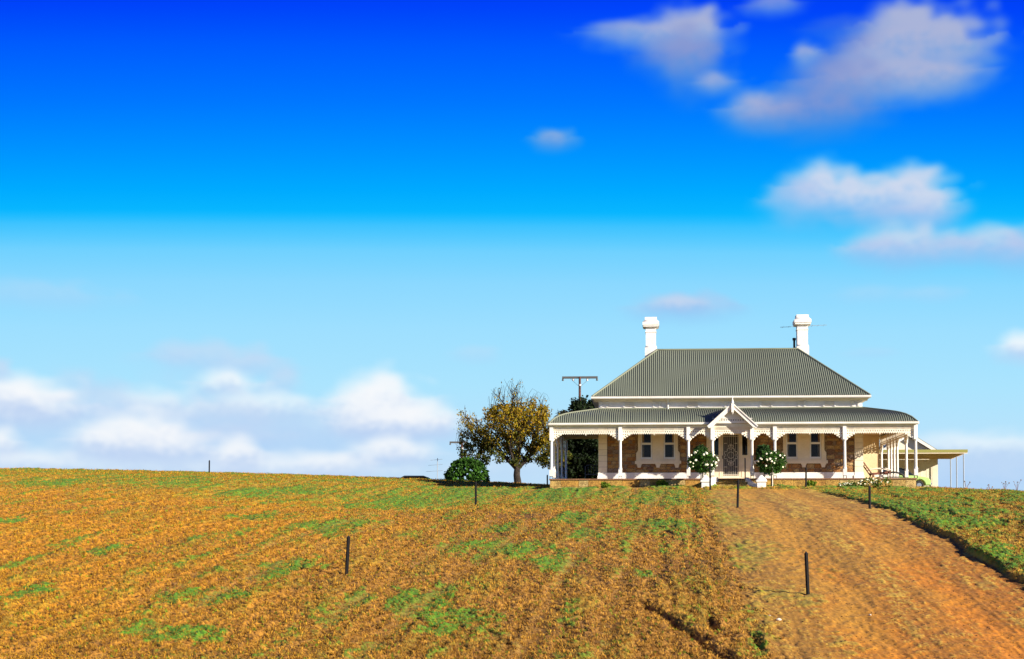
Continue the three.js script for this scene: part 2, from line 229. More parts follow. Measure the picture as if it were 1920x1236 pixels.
// rubble stones, laid in rough courses, each its own piece
{
  const R = rng(41), variants = [];
  for (let v = 0; v < 7; v++) {
    const g = flat(new THREE.BoxGeometry(1, 1, 1, 2, 2, 1)), p = g.attributes.position, q = rng(100 + v), off = new Map();
    for (let i = 0; i < p.count; i++) {
      const k = [p.getX(i), p.getY(i), p.getZ(i)].map((a) => a.toFixed(2)).join(); if (!off.has(k)) off.set(k, [q() - 0.5, q() - 0.5, q() - 0.5]);
      const [a, b, c] = off.get(k), corner = Math.abs(p.getX(i)) > 0.4 && Math.abs(p.getY(i)) > 0.4 ? 0.9 : 1;
      if (p.getZ(i) > 0) p.setXYZ(i, p.getX(i) * corner * 0.97 + a * 0.08, p.getY(i) * corner * 0.97 + b * 0.12, p.getZ(i) * (corner < 1 ? 0.55 : 1) + c * 0.3);
    }
    g.computeVertexNormals(); variants.push(uvBox(g));
  }
  const lay = (x0, x1, y0, y1) => {
    for (let y = y0; y < y1 - 0.06;) {
      let h = 0.13 + R() * 0.11; if (y1 - y - h < 0.12) h = y1 - y;
      for (let x = x0; x < x1 - 0.05;) {
        let w = 0.17 + R() * 0.30; if (x1 - x - w < 0.16) w = x1 - x;
        const m = new THREE.Mesh(variants[R() * 7 | 0], M.stone[R() * 7 | 0]); m.name = 'stone'; m.castShadow = m.receiveShadow = true;
        m.scale.set(w - 0.022, h - 0.02, 0.07 + R() * 0.025); m.position.set(x + w / 2 - HB[0], y + h / 2 - HB[1], WZ - 0.05 - HB[2]); frontWall.add(m); x += w;
      }
      y += h;
    }
  };
  lay(-2.2, -0.66, 3.17, 5.75); lay(-0.66, 1.76, 3.17, 3.62); lay(1.76, 3.16, 3.17, 5.75); lay(5.72, 7.14, 3.17, 5.75); lay(7.14, 9.62, 3.17, 3.62); lay(9.62, 11.1, 3.17, 5.75);
}
H('plinth', [bx(-2.2, 3.17, FL + 0.003, 3.16, WZ - 0.036, WZ + 0.05), bx(5.71, 11.1, FL + 0.003, 3.16, WZ - 0.036, WZ + 0.05)], M.render);
for (const [x0, x1] of [[-2.68, -2.21], [11.11, 11.56]]) {                     // rendered corner quoins in blocks
  const q = H('pilaster', bx(x0 + 0.006, x1 - 0.006, FL + 0.003, 6.0, WZ - 0.34, WZ + 0.02), M.mortar);
  for (let k = 0; k < 9; k++) H('quoin_block', bx(x0, x1, 3.165 + k * 0.315, 3.165 + k * 0.315 + 0.303, WZ - 0.345, WZ + 0.04), M.surround, q);
  H('pilaster_foot', [bx(x0 - 0.05, x1 + 0.05, FL + 0.003, 3.0, WZ - 0.36, WZ + 0.1), bx(x0 - 0.02, x1 + 0.02, 3.0, 3.16, WZ - 0.35, WZ + 0.07)], M.render, q);
}
// window pairs with shouldered surrounds
function windowPair(cx, hw) {
  const L = cx - 1.08 * hw, Rr = cx + 1.08 * hw, pane = [[cx - 0.62 * hw - 0.25, cx - 0.62 * hw + 0.25], [cx + 0.62 * hw - 0.25, cx + 0.62 * hw + 0.25]];
  const out = [[L - 0.1, 3.78], [Rr + 0.1, 3.78], [Rr + 0.1, 4.22], [Rr, 4.36], [Rr, 5.72], [L, 5.72], [L, 4.36], [L - 0.1, 4.22]];
  const s = H('window_surround', ex(shapeOf(out, pane.map(([a, b]) => rect(a - 0.06, b + 0.06, 3.9, 5.6))), WZ - 0.034, WZ + 0.07, 0.008), M.surround);
  H('window_sill', bx(L - 0.17, Rr + 0.17, 3.64, 3.80, WZ - 0.03, WZ + 0.14), M.surround, s);
  for (const x of [L + 0.06, cx, Rr - 0.06]) H('sill_bracket', ex(shapeOf([[x - 0.15, 3.638], [x - 0.10, 3.52], [x - 0.085, 3.43], [x + 0.085, 3.43], [x + 0.10, 3.52], [x + 0.15, 3.638]]), WZ - 0.03, WZ + 0.09), M.surround, s);
  H('pier_panel', ex(shapeOf(rect(cx - 0.10, cx + 0.10, 4.08, 4.66), [rect(cx - 0.07, cx + 0.07, 4.11, 4.63)]), WZ + 0.071, WZ + 0.09), M.surround, s);
  H('pier_capital', bx(cx - 0.16, cx + 0.16, 4.98, 5.03, WZ + 0.068, WZ + 0.11), M.surround, s);
  for (const [a, b] of pane) {
    const w = H('window', ex(shapeOf(rect(a - 0.055, b + 0.055, 3.905, 5.595), [rect(a + 0.012, b - 0.012, 4.0, 4.68), rect(a + 0.012, b - 0.012, 4.79, 5.54)]), WZ - 0.05, WZ + 0.02), M.paint);
    H('pane', bx(a + 0.013, b - 0.013, 4.001, 4.679, WZ - 0.025, WZ - 0.021), M.glass, w); H('pane', bx(a + 0.013, b - 0.013, 4.791, 5.539, WZ - 0.045, WZ - 0.041), M.glass, w);
    H('blind', bx(a - 0.02, b + 0.02, 4.80, 5.58, WZ - 0.16, WZ - 0.15), M.blind, w);
  }
}
windowPair(0.55, 1.0); windowPair(8.39, 1.02);
// entrance: boarded surround, sidelights, security door
{
  const s = H('door_surround', ex(shapeOf(rect(3.175, 5.705, FL + 0.003, 5.74), [rect(3.99, 4.97, FL + 0.004, 5.27), rect(3.57, 3.85, 4.07, 5.23), rect(5.06, 5.40, 4.07, 5.23)]), WZ - 0.034, WZ + 0.045), M.surround);
  for (const [a, b] of [[3.57, 3.85], [5.06, 5.40]]) { const w = H('sidelight', ex(shapeOf(rect(a - 0.04, b + 0.04, 4.03, 5.27), [rect(a + 0.03, b - 0.03, 4.1, 5.2)]), WZ + 0.046, WZ + 0.07), M.surround); H('pane', bx(a + 0.001, b - 0.001, 4.071, 5.229, WZ + 0.0, WZ + 0.004), M.glass, w); }
  H('panel_moulding', [[3.42, 3.9], [5.06, 5.62]].map(([a, b]) => ex(shapeOf(rect(a, b, 2.9, 3.92), [rect(a + 0.04, b - 0.04, 2.94, 3.88)]), WZ + 0.046, WZ + 0.062)), M.surround, s);
  H('door_step', bx(3.9, 5.06, FL + 0.004, FL + 0.10, WZ + 0.048, WZ + 0.16), M.surround, s);
  const d = H('security_door', ex(shapeOf(rect(4.0, 4.96, FL + 0.11, 5.265), [rect(4.065, 4.895, 2.99, 5.19)]), WZ + 0.0, WZ + 0.044), M.surround);
  H('door_leaf', bx(4.0, 4.96, FL + 0.11, 5.26, WZ - 0.09, WZ - 0.05), M.dark, d);
  for (let k = 0; k < 8; k++) H('grille_bar', bar([4.12 + k * 0.1029, 2.98, WZ + 0.03], [4.12 + k * 0.1029, 5.2, WZ + 0.03], 0.008, 5), M.lace, d);
  H('grille_rail', [bx(4.06, 4.9, 3.04, 3.06, WZ + 0.022, WZ + 0.038), bx(4.06, 4.9, 5.10, 5.12, WZ + 0.022, WZ + 0.038)], M.lace, d);
  const ring = (x, y, r, a0 = 0, a1 = 6.2832) => new THREE.TorusGeometry(r, 0.011, 5, 20, a1 - a0).rotateZ(a0).translate(x, y, WZ + 0.042);
  H('grille_scroll', ring(4.48, 4.1, 0.17), M.lace, d);
  for (let k = 0; k < 8; k++) { const a = k * Math.PI / 4 + 0.39; H('grille_scroll', [ring(4.48 + 0.29 * Math.cos(a), 4.1 + 0.30 * Math.sin(a), 0.085, a - 1.9, a + 1.9)], M.lace, d); }
  for (const y of [3.62, 4.58]) H('grille_scroll', [ring(4.42, y, 0.07, 0, 4.5), ring(4.54, y, 0.07, -1.4, 3.1), bar([4.48, y - 0.12, WZ + 0.04], [4.48, y + 0.14, WZ + 0.04], 0.012, 5)], M.lace, d);
  for (const x of [4.2, 4.76]) for (const y of [3.46, 4.74]) H('grille_scroll', bar([x - 0.07, y, WZ + 0.04], [x + 0.07, y, WZ + 0.04], 0.014, 5), M.lace, d);
  H('door_handle', [new THREE.CylinderGeometry(0.022, 0.022, 0.05, 10).rotateX(Math.PI / 2).translate(4.03, 4.02, WZ + 0.07), bx(4.012, 4.048, 3.9, 4.08, WZ + 0.044, WZ + 0.05)], M.iron, d);
}
// cornice: frieze brackets in pairs, rosettes, bed mould, eaves board, gutter
{
  H('frieze_moulding', [bx(-2.7, 11.58, 6.62, 6.68, WZ + 0.001, WZ + 0.05), bx(-2.68, 11.56, 6.99, 7.04, WZ + 0.001, WZ + 0.06)], M.paint);
  const eave = [[WZ + 0.002, 6.88 + 0.13], [WZ + 0.12, 7.03], [WZ + 0.42, 7.13], [WZ + 0.42, 7.17], [WZ + 0.002, 7.17]];
  const sec = shapeOf(eave.map(([z, y]) => [z, y]));
  H('eaves_soffit', [ex(sec, 0, 14.72).rotateY(-Math.PI / 2).translate(11.80, 0, 0), bx(-2.92, -2.62, 7.05, 7.16, -75.9, WZ), bx(11.5, 11.8, 7.05, 7.16, -75.9, WZ), bx(-2.92, 11.8, 7.07, 7.16, -75.98, -75.6)], M.surround);
  const br = (x) => ex(shapeOf([[WZ + 0.002, 6.72], [WZ + 0.05, 6.74], [WZ + 0.07, 6.86], [WZ + 0.17, 6.98], [WZ + 0.17, 7.01], [WZ + 0.002, 7.01]]), -0.05, 0.05).rotateY(-Math.PI / 2).translate(x, 0, 0);
  for (const x of [-2.36, 0.49, 4.36, 8.30, 11.18]) for (const s of [-0.16, 0.16]) H('eaves_bracket', br(x + s), M.paint);
  for (const x of [-0.98, 2.46, 6.4, 9.78]) {
    const r = H('frieze_ornament', [bx(x - 0.26, x + 0.26, 6.80, 6.96, WZ + 0.001, WZ + 0.03), new THREE.TorusGeometry(0.065, 0.022, 6, 14).translate(x, 6.85, WZ + 0.04)], M.lace);
    for (const s of [-1, 1]) H('scroll', [new THREE.TorusGeometry(0.04, 0.018, 5, 10).translate(x + s * 0.17, 6.88, WZ + 0.036), bar([x + s * 0.05, 6.83, WZ + 0.035], [x + s * 0.2, 6.92, WZ + 0.035], 0.016, 5)], M.lace, r);
    for (const s of [-0.3, 0.3]) H('frieze_block', bx(x + s - 0.035, x + s + 0.035, 6.72, 7.0, WZ + 0.001, WZ + 0.07), M.paint, r);
  }
  const gut = (y, z0) => [[z0, y], [z0 + 0.10, y], [z0 + 0.125, y + 0.05], [z0 + 0.115, y + 0.10], [z0 + 0.135, y + 0.125], [z0 + 0.115, y + 0.13], [z0 + 0.095, y + 0.09], [z0 + 0.02, y + 0.015], [z0, y + 0.13]];
  H('gutter', [ex(shapeOf(gut(7.145, WZ + 0.43)), 0, 14.98).rotateY(-Math.PI / 2).translate(11.93, 0, 0), bx(-3.05, -2.93, 7.15, 7.27, -75.98, WZ + 0.44), bx(11.81, 11.93, 7.15, 7.27, -75.98, WZ + 0.44)], M.paint);
  const dp = H('downpipe', [bar([1.10, 6.55, WZ + 0.10], [1.10, 7.0, WZ + 0.10], 0.04, 10), bar([1.10, 7.0, WZ + 0.10], [1.10, 7.16, WZ + 0.46], 0.04, 10)], M.paint);
  H('pipe_clip', bx(1.04, 1.16, 6.75, 6.78, WZ + 0.001, WZ + 0.15), M.paint, dp);
  // verandah gutter
  H('verandah_gutter', [ex(shapeOf(gut(5.545, -66.87)), 0, 8.4).rotateY(-Math.PI / 2).translate(3.2, 0, 0), ex(shapeOf(gut(5.545, -66.87)), 0, 8.4).rotateY(-Math.PI / 2).translate(13.96, 0, 0), bx(-5.26, -5.14, 5.55, 5.67, -79, -66.87), bx(13.90, 14.02, 5.55, 5.67, -79, -66.87)], M.paint);
}
// corrugated iron: u runs along the eave, t from the top line to the eave; the sides close in along the hips
function corrugated(uTop, uEave, run, prof, rows, place) {
  const p = 0.112, step = p / 6, amp = 0.026, pos = [], idx = [], cols = [], a = Math.min(uTop[0], uEave[0]), b = Math.max(uTop[1], uEave[1]), n = Math.round((b - a) / step);
  for (let i = 0; i <= n; i++) {
    const u = a + (b - a) * i / n, tl = uTop[0] > uEave[0] && u < uTop[0] ? (uTop[0] - u) / (uTop[0] - uEave[0]) : 0, tr = uTop[1] < uEave[1] && u > uTop[1] ? (u - uTop[1]) / (uEave[1] - uTop[1]) : 0, t0 = Math.min(1, Math.max(tl, tr));
    const w = amp * Math.sin(u / p * 2 * Math.PI);
    for (let j = 0; j <= rows; j++) { const t = t0 + (1 - t0) * j / rows; pos.push(...place(u, prof(t) + w, run * t)); }
    if (i) for (let j = 0; j < rows; j++) { const o = (i - 1) * (rows + 1) + j, q = o + rows + 1; idx.push(o, o + 1, q, q, o + 1, q + 1); }
  }
  const g = new THREE.BufferGeometry(); g.setAttribute('position', new THREE.Float32BufferAttribute(pos, 3)); g.setIndex(idx); g.computeVertexNormals(); return g;
}
{
  const RZ = -72.42, RY = 10.27, EY = 7.285, run = 3.46, main = (t) => mix(RY, EY, t);
  const roof = H('main_roof', [corrugated([0.54, 8.46], [-3.0, 11.88], run, main, 3, (u, y, r) => [u, y, RZ + r]), corrugated([0.54, 8.46], [-3.0, 11.88], run, main, 2, (u, y, r) => [u, y, RZ - r]),
    corrugated([RZ, RZ], [RZ - run, RZ + run], 3.54, main, 3, (u, y, r) => [0.54 - r, y, u]), corrugated([RZ, RZ], [RZ - run, RZ + run], 3.42, main, 3, (u, y, r) => [8.46 + r, y, u])], M.roof);
  H('ridge_cap', bar([0.5, RY + 0.01, RZ], [8.5, RY + 0.01, RZ], 0.055, 8), M.cap, roof);
  for (const [a, b] of [[[0.54, RY, RZ], [-3.0, EY, RZ + run]], [[8.46, RY, RZ], [11.88, EY, RZ + run]], [[0.54, RY, RZ], [-3.0, EY, RZ - run]], [[8.46, RY, RZ], [11.88, EY, RZ - run]]]) H('hip_cap', bar(a, b, 0.06, 8), M.cap, roof);
  // verandah roof with its bullnose edge
  const VT = 6.635, VE = 5.66, vr = 2.60, bull = (t) => mix(VT, VE, 0.6 * t + 0.4 * Math.pow(t, 7));
  const ver = H('verandah_roof', [corrugated([-2.66, 3.35], [-5.16, 3.35], vr, bull, 12, (u, y, r) => [u, y, WZ + r]), corrugated([3.35, 11.54], [3.35, 13.92], vr, bull, 12, (u, y, r) => [u, y, WZ + r]),
    corrugated([-79, WZ], [-79, WZ + vr], 2.50, bull, 10, (u, y, r) => [-2.66 - r, y, u]), corrugated([-79, WZ], [-79, WZ + vr], 2.38, bull, 10, (u, y, r) => [11.54 + r, y, u])], M.roof);
  for (const [ax, bxx] of [[-2.66, -5.16], [11.54, 13.92]]) { const pts = []; for (let k = 0; k <= 10; k++) { const t = k / 10; pts.push([mix(ax, bxx, t), bull(t) + 0.012, WZ + vr * t]); } H('hip_cap', tube(pts, 0.05, 0.05, 7), M.cap, ver); }
  H('wall_flashing', bx(-2.68, 11.56, VT - 0.02, VT + 0.05, WZ + 0.052, WZ + 0.10), M.cap, ver);
  // boarded verandah ceilings
  H('verandah_ceiling', [bx(-5.1, 13.86, 5.705, 5.725, WZ + 0.05, -66.9), bx(-5.1, -2.7, 5.705, 5.725, -79, WZ + 0.049), bx(11.58, 13.86, 5.705, 5.725, -79, WZ + 0.049)], M.ceiling);
}
// chimneys
for (const [cx, y0, y1, s] of [[0.19, 8.6, 12.16, 1], [8.75, 8.6, 12.22, 1.02]]) {
  const z = -72.75, w = 0.29 * s, sq = (hw, a, b) => bx(cx - hw, cx + hw, a, b, z - hw, z + hw);
  const fr = (h0, h1, a, b) => { const g = new THREE.CylinderGeometry(h1 * Math.SQRT2, h0 * Math.SQRT2, b - a, 4, 1).rotateY(Math.PI / 4).translate(cx, (a + b) / 2, z); return g; };
  const c = H('chimney', [sq(w + 0.05, y0, 10.42), fr(w + 0.05, w, 10.42, 10.52), sq(w, 10.52, y1 - 0.62)], M.render);
  H('chimney_cap', [fr(w, w + 0.14, y1 - 0.62, y1 - 0.56), sq(w + 0.15, y1 - 0.56, y1 - 0.50), fr(w + 0.15, w + 0.18, y1 - 0.50, y1 - 0.47), sq(w + 0.18, y1 - 0.47, y1 - 0.30), fr(w + 0.18, w + 0.05, y1 - 0.30, y1 - 0.16), sq(w + 0.05, y1 - 0.16, y1)], M.render, c);
  H('chimney_band', sq(w + 0.025, y1 - 0.86, y1 - 0.80), M.render, c);
}
H('flue_pipe', [bar([8.30, 9.9, -72.7], [8.30, 10.80, -72.7], 0.06, 10), bar([8.30, 10.80, -72.7], [8.30, 10.93, -72.7], 0.10, 10), bx(8.15, 8.45, 10.2, 10.33, -72.85, -72.55)], M.iron);

// verandah floor and base
{
  const floor = H('verandah_floor', [bx(-5.14, 13.86, 2.665, FL, -69.3, -66.89), bx(-5.14, -2.7, 2.665, FL, -79, -69.301), bx(11.58, 13.86, 2.665, FL, -79, -69.301)], M.floorStone);  // slab colour lightened, like the ceiling, to bounce sun onto the wall
  H('floor_edging', [bx(-5.17, 13.89, 2.668, FL + 0.003, -66.889, -66.86), bx(-5.17, -5.141, 2.668, FL + 0.003, -79, -66.889), bx(13.861, 13.89, 2.668, FL + 0.003, -79, -66.889)], M.coping, floor);
  const base = H('verandah_base', [bx(-5.10, 13.82, 1.4, 2.664, -67.3, -66.98), bx(-5.10, -4.8, 1.4, 2.664, -79, -67.301), bx(13.5, 13.82, 1.4, 2.664, -79, -67.301)], M.mortar);
  const R = rng(52);
  for (const [y0, y1] of [[2.33, 2.66], [1.98, 2.32]]) for (let x = -5.13; x < 13.8;) { let w = 0.45 + R() * 0.6; if (13.85 - x - w < 0.3) w = 13.85 - x; const g = bx(x, x + w - 0.014, y0, y1, -66.985, -66.91 + R() * 0.012); H('foundation_stone', g, M.sandstone[R() * 4 | 0], base); x += w; }
}
// posts, beams and iron lace
{
  const post = (x, z, top, s = 1) => {
    const sq = (hw, a, b) => bx(x - hw, x + hw, a, b, z - hw, z + hw), oct = (r0, r1, a, b) => new THREE.CylinderGeometry(r1, r0, b - a, 8).rotateY(Math.PI / 8).translate(x, (a + b) / 2, z);
    const p = H('verandah_post', [sq(0.095 * s, 2.88, 3.22), oct(0.115 * s, 0.082 * s, 3.22, 3.34), oct(0.08 * s, 0.072 * s, 3.34, 4.66), oct(0.072 * s, 0.11 * s, 4.66, 4.76), sq(0.095 * s, 4.76, top)], M.paint);
    H('post_shoe', [bx(x - 0.085, x - 0.07, FL + 0.002, 2.95, z - 0.06, z + 0.06), bx(x + 0.07, x + 0.085, FL + 0.002, 2.95, z - 0.06, z + 0.06), bx(x - 0.085, x + 0.085, 2.862, 2.879, z - 0.06, z + 0.06)], M.iron, p);
  };
  const front = [-5.06, -1.44, 2.12, 3.37, 5.42, 6.61, 10.21, 13.85].map((x) => [x, x === 3.37 || x === 5.42 ? -66.92 : -67]);
  for (const [x, z] of front) post(x, z, 5.60);
  const right = [-69.4, -71.9, -72.8, -73.7, -74.55, -76.7], left = [-68.9, -71.8, -75.3, -79];
  for (const z of right) post(13.85, z, 5.60, 0.9); for (const z of left) post(-5.06, z, 5.60, 0.9);
  const lace = (L, deep = 0.40) => {                                           // one bay of lace, with brackets stepping down at both ends
    const n = Math.max(4, Math.round(L / 0.118)), p = L / n, pts = [[0, 0], [0, -0.78]], holes = [];
    const depth = (u) => { const e = Math.min(u, L - u); return deep + 0.33 * Math.max(0, 1 - e / Math.min(0.5, L * 0.4)); };
    for (let i = 0; i < n; i++) { const u = (i + 0.5) * p, mid = Math.abs(u - L / 2) < p * 0.6 && L > 1.5 ? 0.06 : 0; if (i) pts.push([i * p, -depth(i * p) + 0.035]); pts.push([u, -depth(u) - 0.045 - mid]); }
    pts.push([L, -0.78], [L, 0]);
    const s = new THREE.Shape(); s.moveTo(...pts[0]); pts.slice(1).forEach((q) => s.lineTo(...q));
    for (let i = 0; i < n; i++) { const u = (i + 0.5) * p; for (const o of [-0.25, 0.25]) holes.push(rect(u + o * p - 0.014, u + o * p + 0.014, -0.23, -0.075)); holes.push([[u, -0.255], [u + 0.034, -0.30], [u, -0.345], [u - 0.034, -0.30]]); const d = depth(u); if (d > deep + 0.12) holes.push(circle(u, -d + 0.07, 0.034, 7)); if (d > deep + 0.2) holes.push(circle(u, -0.44, 0.03, 7)); }
    for (const h of holes) s.holes.push(new THREE.Path(h.map((q) => new THREE.Vector2(...q))));
    return ex(s, -0.011, 0.011);
  };
  const bayX = (x0, x1, z) => { H('verandah_beam', bx(x0, x1, 5.50, 5.60, z - 0.05, z + 0.05), M.paint); H('lace_valance', lace(x1 - x0).translate(x0, 5.498, z), M.lace); };
  for (const [a, b, z] of [[-5.06, -1.44, -67], [-1.44, 2.12, -67], [2.12, 3.37, -67], [3.37, 5.42, -66.92], [5.42, 6.61, -67], [6.61, 10.21, -67], [10.21, 13.85, -67]]) bayX(a + 0.096, b - 0.096, z);
  for (const [x, list] of [[13.85, [-67, ...right]], [-5.06, [-67, ...left]]]) for (let i = 0; i + 1 < list.length; i++) {
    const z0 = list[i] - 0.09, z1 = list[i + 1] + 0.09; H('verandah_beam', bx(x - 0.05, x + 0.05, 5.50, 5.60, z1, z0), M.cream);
    H('lace_valance', lace(z0 - z1).rotateY(Math.PI / 2).translate(x, 5.498, z0), M.lace);
  }
}
// porch gable
{
  const A = [4.385, 6.60], foot = 1.27, fy = 5.42, z = -66.42, sl = (A[1] - fy) / foot;
  for (const s of [-1, 1]) {
    const X = (d) => A[0] + s * d;
    const b = H('barge_board', ex(shapeOf([[X(0), A[1]], [X(foot), fy], [X(foot - 0.04), fy - 0.10], [X(foot - 0.24), fy - 0.02], [X(0), A[1] - 0.235]]), z - 0.05, z), M.paint);
    H('barge_capping', plank([X(-0.02 * 0), A[1] + 0.015, z + 0.01], [X(foot + 0.03), fy + 0.0, z + 0.01], 0.07, 0.05), M.paint, b);
    H('porch_roof', corrugated([-68.95, z - 0.02], [-68.95, z - 0.02], foot, (t) => mix(A[1] + 0.0, fy, t), 2, (u, y, r) => [A[0] + s * r, y + 0.02, u]), M.roof);
  }
  H('ridge_cap', bar([A[0], A[1] + 0.05, -68.95], [A[0], A[1] + 0.05, z], 0.05, 8), M.cap);
  const fin = H('finial', [bx(A[0] - 0.065, A[0] + 0.065, 6.15, 6.62, z + 0.001, z + 0.11), new THREE.CylinderGeometry(0.02, 0.085, 0.22, 8).translate(A[0], 6.73, z + 0.055), new THREE.CylinderGeometry(0.012, 0.03, 0.16, 8).translate(A[0], 6.92, z + 0.055), new THREE.ConeGeometry(0.06, 0.14, 8).rotateX(Math.PI).translate(A[0], 6.08, z + 0.055)], M.paint);
  const holes = Array.from({ length: 10 }, (_, i) => circle(3.85 + i * 0.122, 5.775, 0.034, 10));
  const gp = H('gable_panel', ex(shapeOf([[A[0] - 1.16, 5.605], [A[0] + 1.16, 5.605], [A[0] + 1.05, 5.66], [A[0], 5.66 + 1.03 * sl], [A[0] - 1.05, 5.66]], holes), -66.78, -66.74), M.paint);
  H('gable_rail', bx(3.36, 5.43, 5.845, 5.875, -66.739, -66.715), M.paint, gp);
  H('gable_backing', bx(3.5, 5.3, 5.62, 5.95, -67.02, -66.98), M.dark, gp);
}
// entrance steps and their splayed white wing walls with pillars
{
  for (let k = 0; k < 3; k++) { const st = H('front_step', bx(3.55, 5.15, 1.9, 2.52 - k * 0.165, -66.9 + k * 0.33, -66.57 + k * 0.33), M.sandstone[k]); H('step_nosing', bx(3.55, 5.15, 2.521 - k * 0.165, 2.55 - k * 0.165, -66.9 + k * 0.33, -66.54 + k * 0.33), M.sandstone[3], st); }
  for (const s of [-1, 1]) {
    const cx = 4.36, a = [cx + s * 0.80, -66.88], b = [cx + s * 1.28, -65.72], L = Math.hypot(b[0] - a[0], b[1] - a[1]), pts = [[0, 1.7], [0, 2.72]];
    if (s > 0) for (let k = 0; k <= 10; k++) { const t = k / 10; pts.push([t * L, 2.42 + 0.36 * (1 - t) ** 2.2]); }
    else for (let k = 0; k <= 10; k++) { const t = k / 10; pts.push([t * L, 2.40 + 0.40 * Math.sqrt(Math.max(0, 1 - (t - 0.25) ** 2 / 0.7))]); }
    pts.push([L, 1.7]);
    const g = ex(shapeOf(pts), -0.11, 0.11, 0.02).rotateY(-Math.atan2(b[1] - a[1], b[0] - a[0])).translate(a[0], 0, a[1]);
    H('wing_wall', g, M.render);
    const px = cx + s * 1.41, pz = -65.55, q = (hw, y0, y1) => bx(px - hw, px + hw, y0, y1, pz - hw, pz + hw);
    const p = H('entrance_pillar', [q(0.22, 1.7, 2.50)], M.render);
    H('pillar_cap', [q(0.27, 2.501, 2.58), new THREE.CylinderGeometry(0.05, 0.27 * Math.SQRT2, 0.27, 4).rotateY(Math.PI / 4).translate(px, 2.715, pz)], M.render, p);
  }
}
// the room that closes the right-hand verandah
H('rear_room_wall', [bx(11.55, 13.74, 2.3, 5.70, -79, -76.75)], M.creamWall);
H('dado_rail', bx(11.58, 13.74, 4.86, 4.90, -76.749, -76.72), M.cream);

// ------------------------------------------------------------------ ground and drive: one sheet, finer where it is near, out to the horizon
// patches of green in the stubble: [x, distance, half width, half length]
const PATCH = [[-11,44.4,1.04,2.25],[-14.6,47.7,0.78,1.37],[-15.5,30.8,0.53,0.86],[-11.4,30.7,0.46,0.86],[-10.2,30.9,0.46,0.75],[-9.9,27,0.57,0.67],[-11,27.5,0.53,0.49],[-9.9,34.8,0.59,1.16],[-4.7,39.5,0.74,1.13],[-4.2,38.5,0.96,1.45],[-6.1,38.6,0.32,0.85],[-2.7,36.5,0.61,1.4],[-5.4,30.8,0.77,1.36],[-5.2,29.4,0.49,0.54],[-4.1,28.9,0.42,1.06],[-7,31,0.32,0.88],[-6.9,28.5,0.16,0.41],[-5.7,26,0.24,0.46],[-2,41.9,0.44,0.98],[-11,57.8,2.15,4.91],[-9.3,64.2,1.89,6.2],[-4.1,63.7,1.61,7.49],[0.4,57.2,1.4,5.82],[-2.5,46.3,0.78,1.55],[-0.1,34.8,0.2,0.46],[-22.6,44.7,0.37,1.09],[-16.1,37.6,0.35,0.71],[-5.4,28.1,0.16,0.5],[2.8,37.2,0.27,1.82],[9.4,47.2,2.04,4.68],[8.6,54,0.1,1.85],[10.2,42.7,1.44,1.69],[9.6,35.7,0.81,1.12],[9.5,34.3,0.41,1.28],[0.3,43.6,1.08,1.03],[-5,43.4,0.73,0.89],[-23.6,63.6,1.16,2.62],[-18.3,58.9,1.24,2.26],[-29.2,61.5,1.41,2.29],[-4.6,27.9,0.35,0.6],[-17,61.7,1.53,1.87]];
function greenness(x, d) {
  let g = 0;
  const wob = 0.5 * N2(x * 0.9, d * 0.4) + 0.4 * N2(x * 2.6, d * 1.2) + 0.2 * N2(x * 6, d * 4);
  for (const [px, pd, rx, rd] of PATCH) { const a = (x - px) / (rx * 1.3), b = (d - pd) / (rd * 1.3), q = a * a + b * b; if (q < 6) g = Math.max(g, 1 - smooth(Math.sqrt(q) + wob, 0.45, 1.35)); }
  return g;
}
